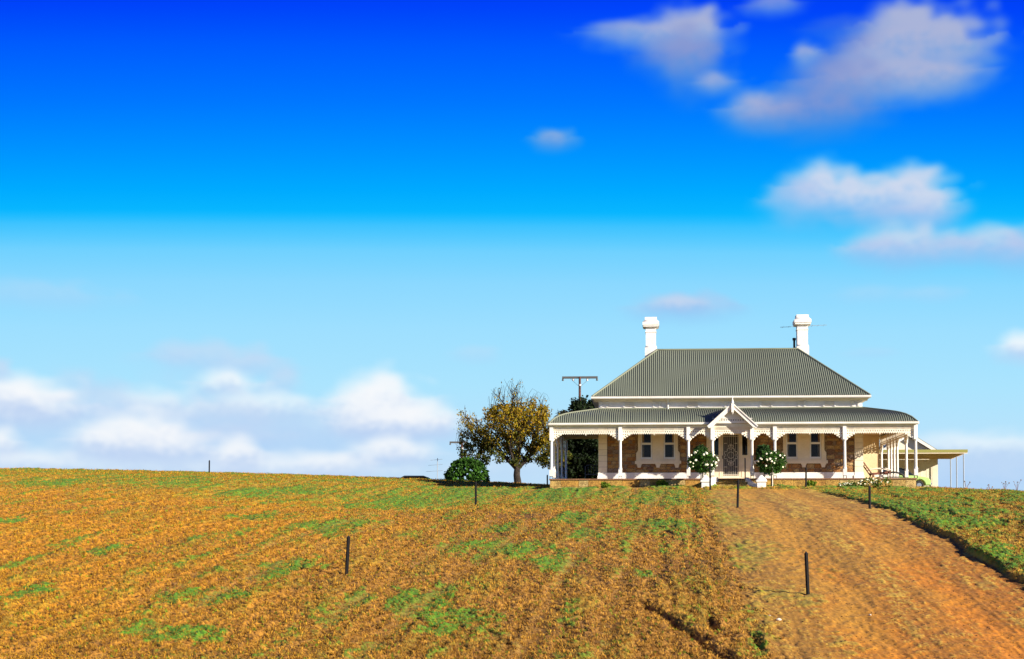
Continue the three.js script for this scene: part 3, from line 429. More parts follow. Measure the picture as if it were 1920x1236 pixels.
function groundLook(x, z, out) {                                         // base colour and small relief
  const d = -z, dr = driveLeft(d), bk = bankX(d), onDrive = d > 12 && d < 64.5 ? smooth(x + 0.35 * N2(x * 1.7, d * 0.9) + 0.2 * N2b(x * 5, d * 4), dr - 0.7, dr + 0.6) * (1 - smooth(x, bk - 0.05, bk + 0.1)) : 0, right = x > bk && d < 66 ? smooth(x, bk - 0.08, bk + 0.1) : 0;
  const big = N2(x * 0.13, z * 0.06), mid = N2b(x * 0.55 + 9, z * 0.22), streak = N2(x * 1.6, z * 0.10 + 40), sm = N2b(x * 2.3, z * 1.7), fine = N3(x * 7, z * 7, 2), clod = N3(x * 18, z * 18, 8), tiny = N3(x * 31, z * 31, 4);
  const upper = smooth(d + 3 * big - 0.25 * Math.max(0, -x - 10) , 49, 60);  // thin grass near the top of the rise
  let g = greenness(x, d) * (0.95 + 0.5 * sm + 0.3 * fine);
  g = Math.max(g, upper * smooth(mid * 0.6 + streak * 0.5 + sm * 0.45 + 0.3 * big, -0.25, 0.9) * 0.85, smooth(big * 0.3 + mid * 0.5 + sm * 0.45 + fine * 0.25, 0.5, 0.95) * 0.6, smooth(N2b(x * 0.8 + 3, d * 0.055) + 0.45 * sm + 0.3 * mid, 0.45, 1.15) * 0.7);
  if (right) g = Math.max(g, right * (0.16 + 0.66 * smooth(mid * 0.55 + sm * 0.6 + streak * 0.3 + 0.5 * smooth(d, 36, 50) - 0.35, -0.3, 0.8)));
  // straw, and bare soil coloured dark for shade in the gaps, at clod size; tone drifts over metres
  const speck = 0.5 + 0.5 * (0.55 * clod + 0.45 * fine + 0.35 * tiny + 0.15 * sm), leftward = smooth(-x, 2, 17) * smooth(66 - d, 0, 12), brown = Math.min(1, smooth(0.7 * N2(x * 0.09 + 7, z * 0.11) + 0.35 * streak + 0.25 * mid, -0.1, 0.75) + 0.45 * Math.exp(-(((x + 4) / 6) ** 2))) * (1 - 0.6 * leftward);
  const furrowLine = smooth(N2(x * 1.15 + 0.4 * N2b(d * 0.05, 3), d * 0.022 + 11) + 0.35 * N2b(x * 2.6, d * 0.05), 0.45, 0.95) * (0.5 + 0.5 * smooth(big + mid, -0.5, 0.6)), soil = [0.035, 0.013, 0.003], tan = [mix(0.455, 0.56, leftward), mix(0.217, 0.232, leftward), mix(0.022, 0.005, leftward)], umber = [0.215, 0.094, 0.017];
  const straw = [0, 1, 2].map((i) => mix(tan[i], umber[i], brown * 0.85) * (0.88 + 0.34 * (0.5 + 0.5 * tiny)));
  const k = smooth(speck, mix(0.28, 0.33, brown), mix(0.56, 0.68, brown));
  let c = [0, 1, 2].map((i) => mix(soil[i], straw[i], k * (1 - 0.3 * furrowLine)));
  const olive = [0.32, 0.25, 0.008], grass = [0.075 + 0.04 * tiny + 0.03 * fine, 0.185 + 0.05 * fine, 0.002];
  const og = smooth(mid + 0.6 * streak + 0.3 * sm, 0.05, 0.9) * 0.45 + upper * 0.62 + right * 0.4; c = c.map((v, i) => mix(v, olive[i] * (0.45 + 0.9 * speck), Math.min(0.8, og)));
  const gg = smooth(g + 0.30 * (0.6 * fine + 0.6 * clod + 0.3 * tiny), 0.25, 0.85); c = c.map((v, i) => mix(v, grass[i] * (0.5 + 0.9 * speck), gg));
  let relief = 0.030 * clod + 0.024 * fine + 0.012 * tiny + 0.035 * sm + 0.025 * streak + 0.04 * mid + 0.012 * gg - 0.03 * furrowLine;
  if (!right && d > 20 && d < 68) {                                     // old wheel tracks across the paddock
    let tr = 0;
    for (const [c0, s, b] of [[-1.6, 0.03, 0.0006], [-6.2, 0.085, 0.0012], [-11.5, 0.06, 0.002]]) { const cx = c0 + s * (d - 30) + b * (d - 30) * (d - 30) + 0.12 * N2(d * 0.15, c0); for (const w of [-0.8, 0.8]) { const q = (x - cx - w) / 0.2; if (q * q < 8) tr += Math.exp(-q * q); } }
    tr = Math.min(1, tr) * (0.35 + 0.65 * smooth(N2b(x * 0.3, d * 0.12), -0.5, 0.4)) * (1 - onDrive);
    if (tr > 0.01) { c = c.map((v, i) => mix(v, [0.40, 0.205, 0.04][i] * (0.8 + 0.35 * fine), tr * 0.75)); relief = mix(relief, 0.25 * relief - 0.05, tr); }
  }
  if (onDrive) {
    const across = (x - dr) / (bk - dr), rut = Math.exp(-(((across - 0.33 + 0.03 * N2(d * 0.2, 1)) / 0.10) ** 2)) + Math.exp(-(((across - 0.72 + 0.03 * N2(d * 0.2, 5)) / 0.10) ** 2));
    const hard = [0.37, 0.172, 0.012], red = [0.44, 0.148, 0.001], pale = [0.64, 0.43, 0.05], scr = 0.55 * N2(x * 1.5 + 0.5 * N2b(z * 0.09, 4), z * 0.09) + 0.55 * N2b(x * 1.1, z * 0.7), scr2 = 0.6 * N2b(x * 5 + 5, z * 0.35) + 0.5 * N2b(x * 1.3, z * 4.5);
    let e = hard.map((v, i) => mix(v, red[i], smooth(across * 0.8 + (44 - d) * 0.035 + 0.3 * mid, 0.35, 1.2)));
    const chaff = smooth(0.5 * mid + 0.35 * sm + 0.5 * scr2 + 0.45 * tiny + 0.3 * clod + 0.05 - 0.75 * Math.min(1, rut), 0.05, 0.55); e = e.map((v) => v * (1 + 0.38 * Math.min(1, rut))); e = e.map((v, i) => mix(v, pale[i], chaff * 0.7));
    const damp = smooth(0.4 * streak + 0.6 * scr + 0.2 * sm + 0.35 * mid + 0.15 * fine, 0.1, 0.8); e = e.map((v, i) => mix(v, [0.25, 0.105, 0.010][i], damp * 0.5));
    const weeds = smooth(0.6 * mid + 0.4 * sm + 0.25 * fine - 1.2 * across + 0.1, 0.0, 0.6) * 0.75; e = e.map((v, i) => mix(v, [0.22, 0.17, 0.008][i], weeds));
    const gr = 0.9 + 0.18 * fine + 0.2 * tiny + 0.1 * clod; c = c.map((v, i) => mix(v, e[i] * gr, onDrive));
    relief = mix(relief, 0.009 * fine + 0.006 * clod + 0.004 * tiny + 0.010 * scr2 + 0.010 * scr + 0.014 * sm - 0.05 * Math.min(1, rut) + 0.01 * weeds, onDrive);
  }
  const far = smooth(d, 110, 200); out.h = relief * (1 - far); out.g = gg * (1 - onDrive); out.drive = onDrive; out.c = c.map((v, i) => Math.max(0.004, mix(v, [0.3, 0.24, 0.04][i], far)));
  return out;
}
{
  const angles = [], radii = [];
  for (let a = -33; a < 24; a += 0.064) angles.push(a);
  const fine = angles.length; for (let a = 24; a < 327; a += 6) angles.push(a);
  for (let r = 1.5; r < 22; r *= 1.22) radii.push(r);
  for (let r = 22; r < 96; r += 0.028 + 0.0012 * r) radii.push(r);
  for (let r = 96; r < 6000; r *= 1.1) radii.push(r);
  const na = angles.length, nr = radii.length, pos = new Float32Array(na * nr * 3 + 3), col = new Float32Array(na * nr * 3 + 3), o = {}, drive = new Uint8Array(na * nr);
  for (let j = 0; j < nr; j++) for (let i = 0; i < na; i++) {
    const a = angles[i] * Math.PI / 180, x = radii[j] * Math.sin(a), z = -radii[j] * Math.cos(a), k = (j * na + i) * 3;
    groundLook(x, z, o);
    const far = Math.max(0, radii[j] - 350);
    pos[k] = x; pos[k + 1] = baseHeight(x, z) + (i < fine ? o.h : 0) - far * 0.012; pos[k + 2] = z; col.set(o.c, k); drive[j * na + i] = o.drive > 0.5 ? 1 : 0;
  }
  const c0 = na * nr; pos[c0 * 3 + 1] = baseHeight(0, 0); col.set([0.3, 0.2, 0.06], c0 * 3);
  const g1 = [], g2 = [];
  for (let i = 0; i < na; i++) g1.push(c0, i, (i + 1) % na);
  for (let j = 0; j + 1 < nr; j++) for (let i = 0; i < na; i++) {
    const i2 = (i + 1) % na, A = j * na + i, B = j * na + i2, C = A + na, D = B + na, t = drive[A] + drive[B] + drive[C] + drive[D] >= 2 ? g2 : g1;
    t.push(A, C, B, B, C, D);
  }
  const all = new THREE.BufferGeometry(); all.setAttribute('position', new THREE.BufferAttribute(pos, 3)); all.setAttribute('color', new THREE.BufferAttribute(col, 3)); all.setIndex(g1.concat(g2)); all.computeVertexNormals();
  const mat = new THREE.MeshStandardMaterial({ vertexColors: true, roughness: 1 });
  for (const [name, idx, label] of [['ground', g1, 'rolling stubble field of dry straw, brown clods and green patches'], ['dirt_driveway', g2, 'broad reddish dirt driveway climbing to the front steps']]) {
    const map = new Int32Array(na * nr + 1).fill(-1), P = [], Nn = [], Cc = [], I = []; let n = 0;
    for (const v of idx) { if (map[v] < 0) { map[v] = n++; for (let k = 0; k < 3; k++) { P.push(pos[v * 3 + k]); Nn.push(all.attributes.normal.array[v * 3 + k]); Cc.push(col[v * 3 + k]); } } I.push(map[v]); }
    const g = new THREE.BufferGeometry(); g.setAttribute('position', new THREE.Float32BufferAttribute(P, 3)); g.setAttribute('normal', new THREE.Float32BufferAttribute(Nn, 3)); g.setAttribute('color', new THREE.Float32BufferAttribute(Cc, 3)); g.setIndex(I);
    const m = new THREE.Mesh(g, mat); m.name = name; m.receiveShadow = m.castShadow = true; scene.add(m); tag(m, label, null, null, 'structure');
  }
}
const groundAt = (x, z) => baseHeight(x, z) + groundLook(x, z, {}).h;
// straw, clods and grass lying on it: nobody could count them
{
  const R = rng(91), o = {}, dummy = new THREE.Object3D(), color = new THREE.Color();
  const tuft = (n, spread, lean, seed) => { const q = rng(seed), pos = [], idx = []; for (let i = 0; i < n; i++) { const a = q() * 6.283, x = Math.cos(a) * spread * q(), z = Math.sin(a) * spread * q(), l = lean * (0.4 + q()), h = 0.6 + 0.6 * q(), w = 0.05 + 0.03 * q(), dx = Math.cos(a) * l, dz = Math.sin(a) * l, wx = -Math.sin(a) * w, wz = Math.cos(a) * w, b = pos.length / 3;
    pos.push(x - wx, -0.1, z - wz, x + wx, -0.1, z + wz, x + dx * 0.45 - wx * 0.8, h * 0.6, z + dz * 0.45 - wz * 0.8, x + dx * 0.45 + wx * 0.8, h * 0.6, z + dz * 0.45 + wz * 0.8, x + dx, h * (1 - 0.3 * l), z + dz); idx.push(b, b + 1, b + 2, b + 1, b + 3, b + 2, b + 2, b + 3, b + 4); }
    const g = new THREE.BufferGeometry(); g.setAttribute('position', new THREE.Float32BufferAttribute(pos, 3)); g.setIndex(idx); g.computeVertexNormals(); return g; };
  const clodG = new THREE.IcosahedronGeometry(1, 0); { const q = rng(17), p = clodG.attributes.position, m = new Map(); for (let i = 0; i < p.count; i++) { const k = [p.getX(i), p.getY(i), p.getZ(i)].map((v) => v.toFixed(2)).join(); if (!m.has(k)) m.set(k, 0.6 + q() * 0.7); const s = m.get(k); p.setXYZ(i, p.getX(i) * s, p.getY(i) * s * 0.7, p.getZ(i) * s); } clodG.computeVertexNormals(); }
  const leaf = (c) => new THREE.MeshStandardMaterial({ color: 0xffffff, roughness: 1 });
  const kinds = { straw: [], grass: [], clod: [] };
  for (let i = 0; i < 620000; i++) {
    const a = (-33 + R() * 57) * Math.PI / 180, r = 23 * Math.pow(96 / 23, Math.pow(R(), 1.1)), x = r * Math.sin(a), z = -r * Math.cos(a);
    if (x > -5.4 && x < 14.2 && z < -66.6 && z > -79.2) continue;
    groundLook(x, z, o); const u = R(), sc = 1 + (r - 25) * 0.012;
    if (o.drive > 0.3) { if (u < 0.15) kinds.straw.push([x, z, 0.03 * (0.7 + R()), 0.35, o.h, R(), 0.8]); else if (u < 0.18) kinds.clod.push([x, z, 0.012 + 0.02 * R() * R(), 1, o.h, R()]); continue; }
    const near = z < -65.4 && z > -67 && x > -5.6 && x < 14.3; if (near) { if (u < 0.1) kinds.grass.push([x, z, 0.03 + 0.04 * R(), 1, o.h, R(), 1]); continue; }
    if (o.g > 0.3 + 0.35 * R()) { if (u < 0.30) kinds.grass.push([x, z, (0.018 + 0.026 * R()) * sc, 0.75, o.h, R(), 1]); else if (u < 0.55) kinds.straw.push([x, z, 0.05 * sc, 0.8, o.h, R(), 1]); }
    else if (u < 0.34) kinds.straw.push([x, z, (0.045 + 0.055 * R()) * sc, 0.55 + 0.4 * R(), o.h, R(), 1]);
    else if (u < 0.46) kinds.clod.push([x, z, 0.015 + 0.05 * R() * R() * R(), 1, o.h, R()]);
    else if (u < 0.475) kinds.grass.push([x, z, (0.05 + 0.04 * R()) * sc, 1, o.h, R(), 1]);
  }
  const place = (name, list, geo, label, paint) => {
    const m = new THREE.InstancedMesh(geo, leaf(), list.length); m.name = name;
    list.forEach(([x, z, s, flatness, h, q], i) => { dummy.position.set(x, baseHeight(x, z) + h, z); dummy.rotation.set((q - 0.5) * 0.5, q * 97, ((q * 31) % 1 - 0.5) * 0.5); dummy.scale.set(s, s * flatness, s); dummy.updateMatrix(); m.setMatrixAt(i, dummy.matrix); const f = (q * 57) % 1; m.setColorAt(i, color.setRGB(...paint(f, x))); });
    m.castShadow = m.receiveShadow = true; scene.add(m); tag(m, label, null, null, 'stuff');
  };
  place('straw', kinds.straw, tuft(5, 0.5, 1.1, 3), 'dry golden straw stubble scattered over the field', (f, x) => { const l = smooth(-x, -2, 16); return [0.30 + 0.32 * f, 0.145 + 0.165 * f, mix(0.02, 0.006, l) * (0.6 + f)]; });
  place('grass', kinds.grass, tuft(6, 0.55, 0.7, 9), 'short bright green grass in patches of the field', (f) => [0.07 + 0.13 * f, 0.17 + 0.12 * f, 0.002]);
  place('soil_clods', kinds.clod, clodG, 'small brown clods of soil lying in the stubble', (f) => [0.05 + 0.28 * f, 0.02 + 0.13 * f, 0.005 + 0.015 * f]);
}

// ------------------------------------------------------------------ stakes, poles, vehicles, outbuildings
{
  const stakeAt = (x, z, h, lean, label) => {
    const y = groundAt(x, z), t = thing('stake', label, 'stake', [x, y, z], 'dark metal stakes set out over the field');
    // a Y-section steel picket with a pointed top
    const s = 0.026, sec = shapeOf([[-s, -0.006], [-0.006, -0.006], [-0.006, -s], [0.006, -s], [0.006, -0.006], [s, -0.006], [s, 0.008], [-s, 0.008]]);
    part('post', [ex(sec, -0.25, h - 0.05).rotateX(-Math.PI / 2), new THREE.ConeGeometry(s, 0.06, 4).translate(0, h - 0.02, 0)], M.stake, t);
    for (const k of [0.55, 0.85]) part('wire_clip', new THREE.TorusGeometry(0.027, 0.005, 4, 8).rotateX(Math.PI / 2).translate(0, h * k, 0), M.stake, t);
    t.rotation.set(lean[1], 0, lean[0]); t.scale.set(1.7, 1, 1.7);
  };
  stakeAt(3.94, -31.94, 1.06, [0.04, 0.02], 'dark steel stake standing in the middle of the dirt driveway');
  stakeAt(-8.05, -33.9, 1.08, [-0.045, 0.0], 'dark steel stake leaning slightly, alone in the open stubble field');
  stakeAt(-7.62, -56.4, 1.05, [0.0, 0.0], 'dark steel stake in the green field before the round bush');
  stakeAt(3.43, -49.3, 1.07, [-0.03, 0.0], 'dark steel stake at the upper left edge of the driveway below the steps');
  stakeAt(8.2, -47.9, 0.86, [0.0, 0.0], 'dark steel stake on the grassy bank beside the driveway');
  stakeAt(7.98, -65.2, 1.02, [-0.015, 0.0], 'thin dark stake in front of the verandah base under the right window');
  stakeAt(3.10, -63.9, 1.28, [0.01, 0.0], 'tall thin dark stake in front of the left white rose');
  stakeAt(-8.72, -86, 1.18, [-0.06, 0.0], 'dark stake on the skyline just right of the tree trunk');
  stakeAt(-29.63, -85, 0.95, [0.0, 0.0], 'lone thin stake on the far left skyline');
  stakeAt(-6.3, -80, 0.75, [0.0, 0.0], 'short dark stake on the skyline beside the verandah corner');
}
{
  const t = thing('handrail_post', 'slim black steel post standing on the verandah edge beside the entrance', 'post', [5.06, FL, -66.95]);
  part('post', [bx(-0.03, 0.03, 0.002, 1.02, -0.02, 0.02)], M.iron, t); part('cap', new THREE.SphereGeometry(0.035, 8, 6).translate(0, 1.04, 0), M.iron, t);
}
function utilityPole(x, z, top, r, arm, label, tilt, ins) {
  const y = baseHeight(x, z) - 0.2, h = top - y, t = thing('utility_pole', label, 'utility pole', [x, y, z]);
  part('pole', new THREE.CylinderGeometry(r * 0.85, r * 1.25, h, 10).translate(0, h / 2, 0), M.pole, t);
  const a = part('crossarm', bx(arm[0], arm[1], h - 0.10, h + 0.06, -0.3, -0.16).translate(0, 0, 0.02), M.arm, t); a.rotation.z = tilt * 0; 
  part('band', new THREE.CylinderGeometry(r * 1.1, r * 1.12, 0.12, 10).translate(0, h - 0.62, 0), M.ceramic, t);
  for (const u of ins) part('insulator', new THREE.CylinderGeometry(0.05, 0.08, 0.2, 8).translate(u, h + 0.13 * (u === arm[0] || u === arm[1] ? 0 : -1) - 0.03, -0.23), u === ins[0] || u === ins[ins.length - 1] ? M.arm : M.ceramic, t);
  for (const s of [-1, 1]) part('brace', plank([s * 0.7, h - 0.12, -0.2], [0, h - 0.75, -0.16], 0.03, 0.02), M.arm, t);
}
utilityPole(-5.06, -95, 11.5, 0.1, [-1.33, 1.33], 'reddish brown power pole with a wide crossarm rising behind the house', 0, [-1.28, -0.5, 0.55, 1.28]);
utilityPole(-17.55, -120, 8.42, 0.12, [-1.2, 0.5], 'small distant power pole with crossarm behind the round bush', 0, [-1.15, 0.3, 0.45]);
{
  const t = thing('mast', 'thin pale mast with fine branches on the skyline beside the parked vehicle roof', 'mast', [-20.2, baseHeight(-20.2, -122), -122]);
  part('pole', bar([0, 0, 0], [0, 3.4, 0], 0.035, 6), M.steel, t); for (const k of [2.1, 2.7, 3.2]) part('element', bar([-0.6 - 0.4 * (3.4 - k), k, 0], [0.5, k + 0.1, 0], 0.012, 4), M.steel, t);
}
{
  const t = thing('antenna', 'thin television aerial sticking out behind the right chimney', 'antenna', [8.95, 9.6, -73.6]);
  part('mast', bar([0, 0, 0], [0, 2.25, 0], 0.02, 6), M.steel, t); part('boom', bar([-1.35, 2.08, 0.1], [1.35, 2.25, -0.3], 0.012, 5), M.steel, t);
  for (let k = 0; k < 8; k++) part('element', bar([-1.2 + k * 0.34, 2.09 + k * 0.021, 0.45 - k * 0.05], [-1.2 + k * 0.34, 2.09 + k * 0.021, -0.3 - k * 0.05], 0.006, 4), M.steel, t);
}
// vehicles: side profile extruded with rounded edges; x forward, wheels on the ground
function vehicle(label, kind, pos, turn, body, paint, roofPaint, o = {}) {
  const t = thing('parked_car', label, kind, pos), W = o.width || 1.6;
  t.rotation.y = turn;
  const wheelX = o.wheels || [-1.2, 1.25], arch = (x) => Array.from({ length: 9 }, (_, i) => [x + 0.38 * Math.cos(Math.PI * i / 8), 0.28 + 0.38 * Math.sin(Math.PI * i / 8)]);
  const low = [[-1.95, 0.3], ...arch(wheelX[0]).reverse(), ...arch(wheelX[1]).reverse(), [2.0, 0.3]];
  part('body', ex(shapeOf([...low, ...body.low]), -W / 2, W / 2, 0.06), paint, t);
  const cab = part('cabin', ex(shapeOf(body.cabin), -W / 2 + 0.1, W / 2 - 0.1, 0.08), M.carGlass, t);
  part('roof', ex(shapeOf(body.roof), -W / 2 + 0.07, W / 2 - 0.07, 0.025), roofPaint, t);
  for (const x of body.pillars) for (const s of [-1, 1]) part('pillar', plank([x[0], x[1], s * (W / 2 - 0.12)], [x[2], x[3], s * (W / 2 - 0.13)], 0.05, 0.06), roofPaint, t);
  for (const x of wheelX) for (const s of [-1, 1]) { const w = part('wheel', new THREE.TorusGeometry(0.22, 0.09, 8, 20).translate(x, 0.3, s * (W / 2 - 0.1)), M.tyre, t); part('rim', new THREE.CylinderGeometry(0.17, 0.17, 0.12, 14).rotateX(Math.PI / 2).translate(x, 0.3, s * (W / 2 - 0.1)), M.chrome, w); }
  for (const s of [-1, 1]) { part('headlight', new THREE.SphereGeometry(0.1, 10, 8).scale(0.5, 1, 1).translate(1.98, 0.66, s * (W / 2 - 0.28)), M.chrome, t); }
  part('bumper', [bx(1.98, 2.08, 0.34, 0.46, -W / 2 + 0.05, W / 2 - 0.05), bx(-2.05, -1.95, 0.34, 0.46, -W / 2 + 0.05, W / 2 - 0.05)], M.chrome, t);
  for (const s of [-1, 1]) { part('door', ex(shapeOf([[-0.7, 0.34], [0.75, 0.34], [0.8, 0.88], [-0.7, 0.9]]), s > 0 ? W / 2 + 0.001 : -W / 2 - 0.013, s > 0 ? W / 2 + 0.013 : -W / 2 - 0.001), paint, t); }
  return t;
}
const hatch = { low: [[2.0, 0.62], [1.85, 0.78], [0.95, 0.92], [-1.75, 0.95], [-1.98, 0.75]], cabin: [[0.95, 0.9], [0.35, 1.32], [0.1, 1.38], [-1.15, 1.37], [-1.5, 1.2], [-1.75, 0.92]], roof: [[0.40, 1.30], [0.12, 1.42], [-1.15, 1.42], [-1.52, 1.22], [-1.15, 1.36], [0.1, 1.365]], pillars: [[0.95, 0.9, 0.35, 1.34], [-0.35, 0.92, -0.35, 1.38], [-1.2, 0.92, -1.3, 1.34], [-1.76, 0.92, -1.45, 1.28]] };
vehicle('pale green small car parked under the carport beside the house', 'car', [15.95, 2.62, -83.2], 0.12, hatch, M.carGreen, M.carDark);  // roof and pillars coloured dark to stand for shade under the carport
vehicle('dark car of which only the roof shows over the left skyline', 'car', [-15.6, 2.26, -88], 0.1, { low: hatch.low, cabin: hatch.cabin.map(([x, y]) => [x * 1.05, y + (y > 1 ? 0.08 : 0)]), roof: [[0.5, 1.40], [0.12, 1.55], [-1.2, 1.55], [-1.65, 1.33], [-1.15, 1.43], [0.1, 1.44]], pillars: [[1.0, 0.9, 0.4, 1.44], [-0.35, 0.92, -0.35, 1.46], [-1.85, 0.92, -1.55, 1.38]] }, M.carDark, M.carDark, { width: 1.7 });
{
  const t = thing('carport', 'flat carport with olive green fascia and slender posts right of the house', 'carport', [17.5, 2.4, -86]);
  const P = (n, g, m, par = t) => part(n, g, m, par, { world: true });
  const rf = P('roof', bx(10.5, 20.64, -0.045, 0.045, -2.16, 2.16).rotateX(-0.038).translate(0, 5.115, -86.2), std([0.12, 0.10, 0.06], 0.9));
  P('fascia', [bx(10.5, 20.70, 5.10, 5.285, -84.04, -84.0), bx(20.641, 20.70, -0.09, 0.09, -2.16, 2.16).rotateX(-0.038).translate(0, 5.115, -86.2)], M.greenFascia, rf);
  P('gutter', bx(10.5, 20.68, 5.03, 5.10, -84.1, -84.03), M.surround, rf);
  for (let k = 0; k < 6; k++) P('rafter', bx(10.6, 20.6, 4.985 - k * 0.023, 5.085 - k * 0.023, -84.7 - k * 0.6, -84.63 - k * 0.6), M.ceiling, rf);
  for (const z of [-84.3, -86.2, -87.9]) for (const x of [20.5, 11.2]) P('post', bar([x, 1.9, z], [x, 5.06 + (z + 86.2) * 0.038, z], 0.035, 8), M.steel);
}
{
  const t = thing('shed', 'cream boarded outbuilding with white gable boards behind the carport', 'shed', [17.8, 2.4, -90]);
  const P = (n, g, m, par = t) => part(n, g, m, par, { world: true });
  const w = P('wall', ex(shapeOf([[15.4, 1.9], [19.8, 1.9], [19.8, 5.24], [17.8, 6.5], [15.4, 5.05]]), -94, -88.62), M.shedWall);
  for (let k = 0; k < 11; k++) P('board', bx(15.42 + k * 0.4, 15.42 + k * 0.4 + 0.388, 1.9, 5.05, -88.619, -88.60), M.shedWall, w);
  for (const s of [-1, 1]) {
    P('barge_board', ex(shapeOf([[17.8, 6.72], [17.8 + s * 2.55, 5.10], [17.8 + s * 2.55, 4.88], [17.8, 6.48]]), -88.3, -88.24), M.paint);
    P('roof', [plank([17.8 + s * 1.28, 5.93, -94.2], [17.8 + s * 1.28, 5.93, -88.3], 3.06, 0.05).translate(-(17.8 + s * 1.28), -5.93, 0).rotateZ(-s * 0.566).translate(17.8 + s * 1.28, 5.93, 0)], M.roof);
  }
}
// ------------------------------------------------------------------ verandah furniture
{
  const t = thing('lounge_chair', 'reclining brown timber lounge chair with reddish seat on the right-hand verandah', 'chair', [12.5, FL, -70.35]);
  t.rotation.y = 0.05;
  for (const z of [-0.3, 0.3]) { part('leg', plank([-0.45, 0, z], [-0.28, 0.42, z], 0.06, 0.05), M.timber, t); part('leg', plank([0.62, 0, z], [0.55, 0.55, z], 0.05, 0.05), M.timber, t);
    part('armrest', tube([[-0.5, 0.6, z], [-0.1, 0.66, z], [0.35, 0.66, z], [0.68, 0.56, z]], 0.03, 0.03, 6), M.lace, t); part('back_post', plank([-0.35, 0.3, z], [-0.85, 1.0, z], 0.05, 0.06), M.timber, t); }
  for (let k = 0; k < 5; k++) part('back_slat', plank([-0.42 - k * 0.1, 0.42 + k * 0.14, -0.28], [-0.42 - k * 0.1, 0.42 + k * 0.14, 0.28], 0.07, 0.02), M.timber, t);
  part('seat', plank([-0.36, 0.36, 0], [0.62, 0.46, 0], 0.58, 0.1), std([0.26, 0.07, 0.03], 0.7, { map: rough }), t);
  part('cushion', bx(-0.25, 0.5, 0.2, 0.32, -0.26, 0.26), M.lace, t);
}
{
  const t = thing('garden_bench', 'black iron garden seat with an arched back behind the right verandah posts', 'bench', [13.42, FL + 0.16, -70.75]);
  const arc = []; for (let k = 0; k <= 12; k++) { const a = Math.PI * k / 12; arc.push([-0.58 * Math.cos(a), 0.02 + 0.30 * Math.sin(a), 0]); }
  part('back', tube(arc, 0.05, 0.05, 7), M.iron, t); part('seat', bx(-0.55, 0.55, 0.02, 0.06, 0.03, 0.42), M.iron, t);
  for (const x of [-0.5, 0.5]) part('leg', bar([x, -0.16, 0.3], [x, 0.02, 0.3], 0.025, 6), M.iron, t);
  for (const a of [-0.3, 0, 0.3]) part('spindle', bar([a, 0.05, 0], [a, 0.27, 0], 0.015, 5), M.iron, t);
}
{
  const t = thing('verandah_chair', 'dark metal chair in the deep shade of the left-hand verandah', 'chair', [-3.15, FL, -72]);
  const m = std([0.07, 0.07, 0.085], 0.5);
  part('backrest', [tube([[-0.38, 0.45, -0.25], [-0.38, 0.9, -0.3], [-0.3, 1.0, -0.3], [0.3, 1.0, -0.3], [0.38, 0.9, -0.3], [0.38, 0.45, -0.25]], 0.022, 0.022, 6), ...[-0.22, -0.07, 0.08, 0.23].map((x) => bar([x, 0.45, -0.26], [x, 0.98, -0.3], 0.012, 5))], m, t);
  part('seat', bx(-0.38, 0.38, 0.42, 0.46, -0.25, 0.25), m, t);
  for (const x of [-0.36, 0.36]) { for (const z of [-0.24, 0.24]) part('leg', bar([x, 0, z], [x, 0.42, z], 0.02, 6), m, t); part('armrest', tube([[x, 0.68, -0.28], [x, 0.68, 0.2], [x, 0.45, 0.26]], 0.02, 0.02, 6), m, t); }
}

// ------------------------------------------------------------------ trees and plants
// folded leaves (two halves bent along the midrib) merged into one crown
function leaves(R, n, sample, size, colors, droop = 0.3) {
  const pos = [], col = [], idx = [], v = new THREE.Vector3(), a = new THREE.Vector3(), b = new THREE.Vector3(), up = new THREE.Vector3();
  for (let i = 0; i < n; i++) {
    const p = sample(R); if (!p) continue;
    const th = R() * 6.283, ph = (R() - 0.5) * 2.2 - droop, s = size * (0.6 + 0.8 * R());
    a.set(Math.cos(th) * Math.cos(ph), Math.sin(ph), Math.sin(th) * Math.cos(ph)); up.set(R() - 0.5, R() - 0.5, R() - 0.5).normalize(); b.crossVectors(a, up).normalize(); v.crossVectors(a, b);
    const c = colors(p, R), o = pos.length / 3, w = s * 0.36, f = s * 0.10;
    const put = (t, u, q) => pos.push(p[0] + a.x * t + b.x * u + v.x * q, p[1] + a.y * t + b.y * u + v.y * q, p[2] + a.z * t + b.z * u + v.z * q);
    put(0, 0, 0); put(s * 0.5, w, f); put(s, 0, 0); put(s * 0.5, -w, f); for (let k = 0; k < 4; k++) col.push(...c); idx.push(o, o + 1, o + 2, o, o + 2, o + 3);
  }
  const g = new THREE.BufferGeometry(); g.setAttribute('position', new THREE.Float32BufferAttribute(pos, 3)); g.setAttribute('color', new THREE.Float32BufferAttribute(col, 3)); g.setIndex(idx); g.computeVertexNormals(); return g;
}
const leafM = new THREE.MeshPhysicalMaterial({ vertexColors: true, roughness: 0.9, transmission: 0.3, thickness: 0, specularIntensity: 0.3 });
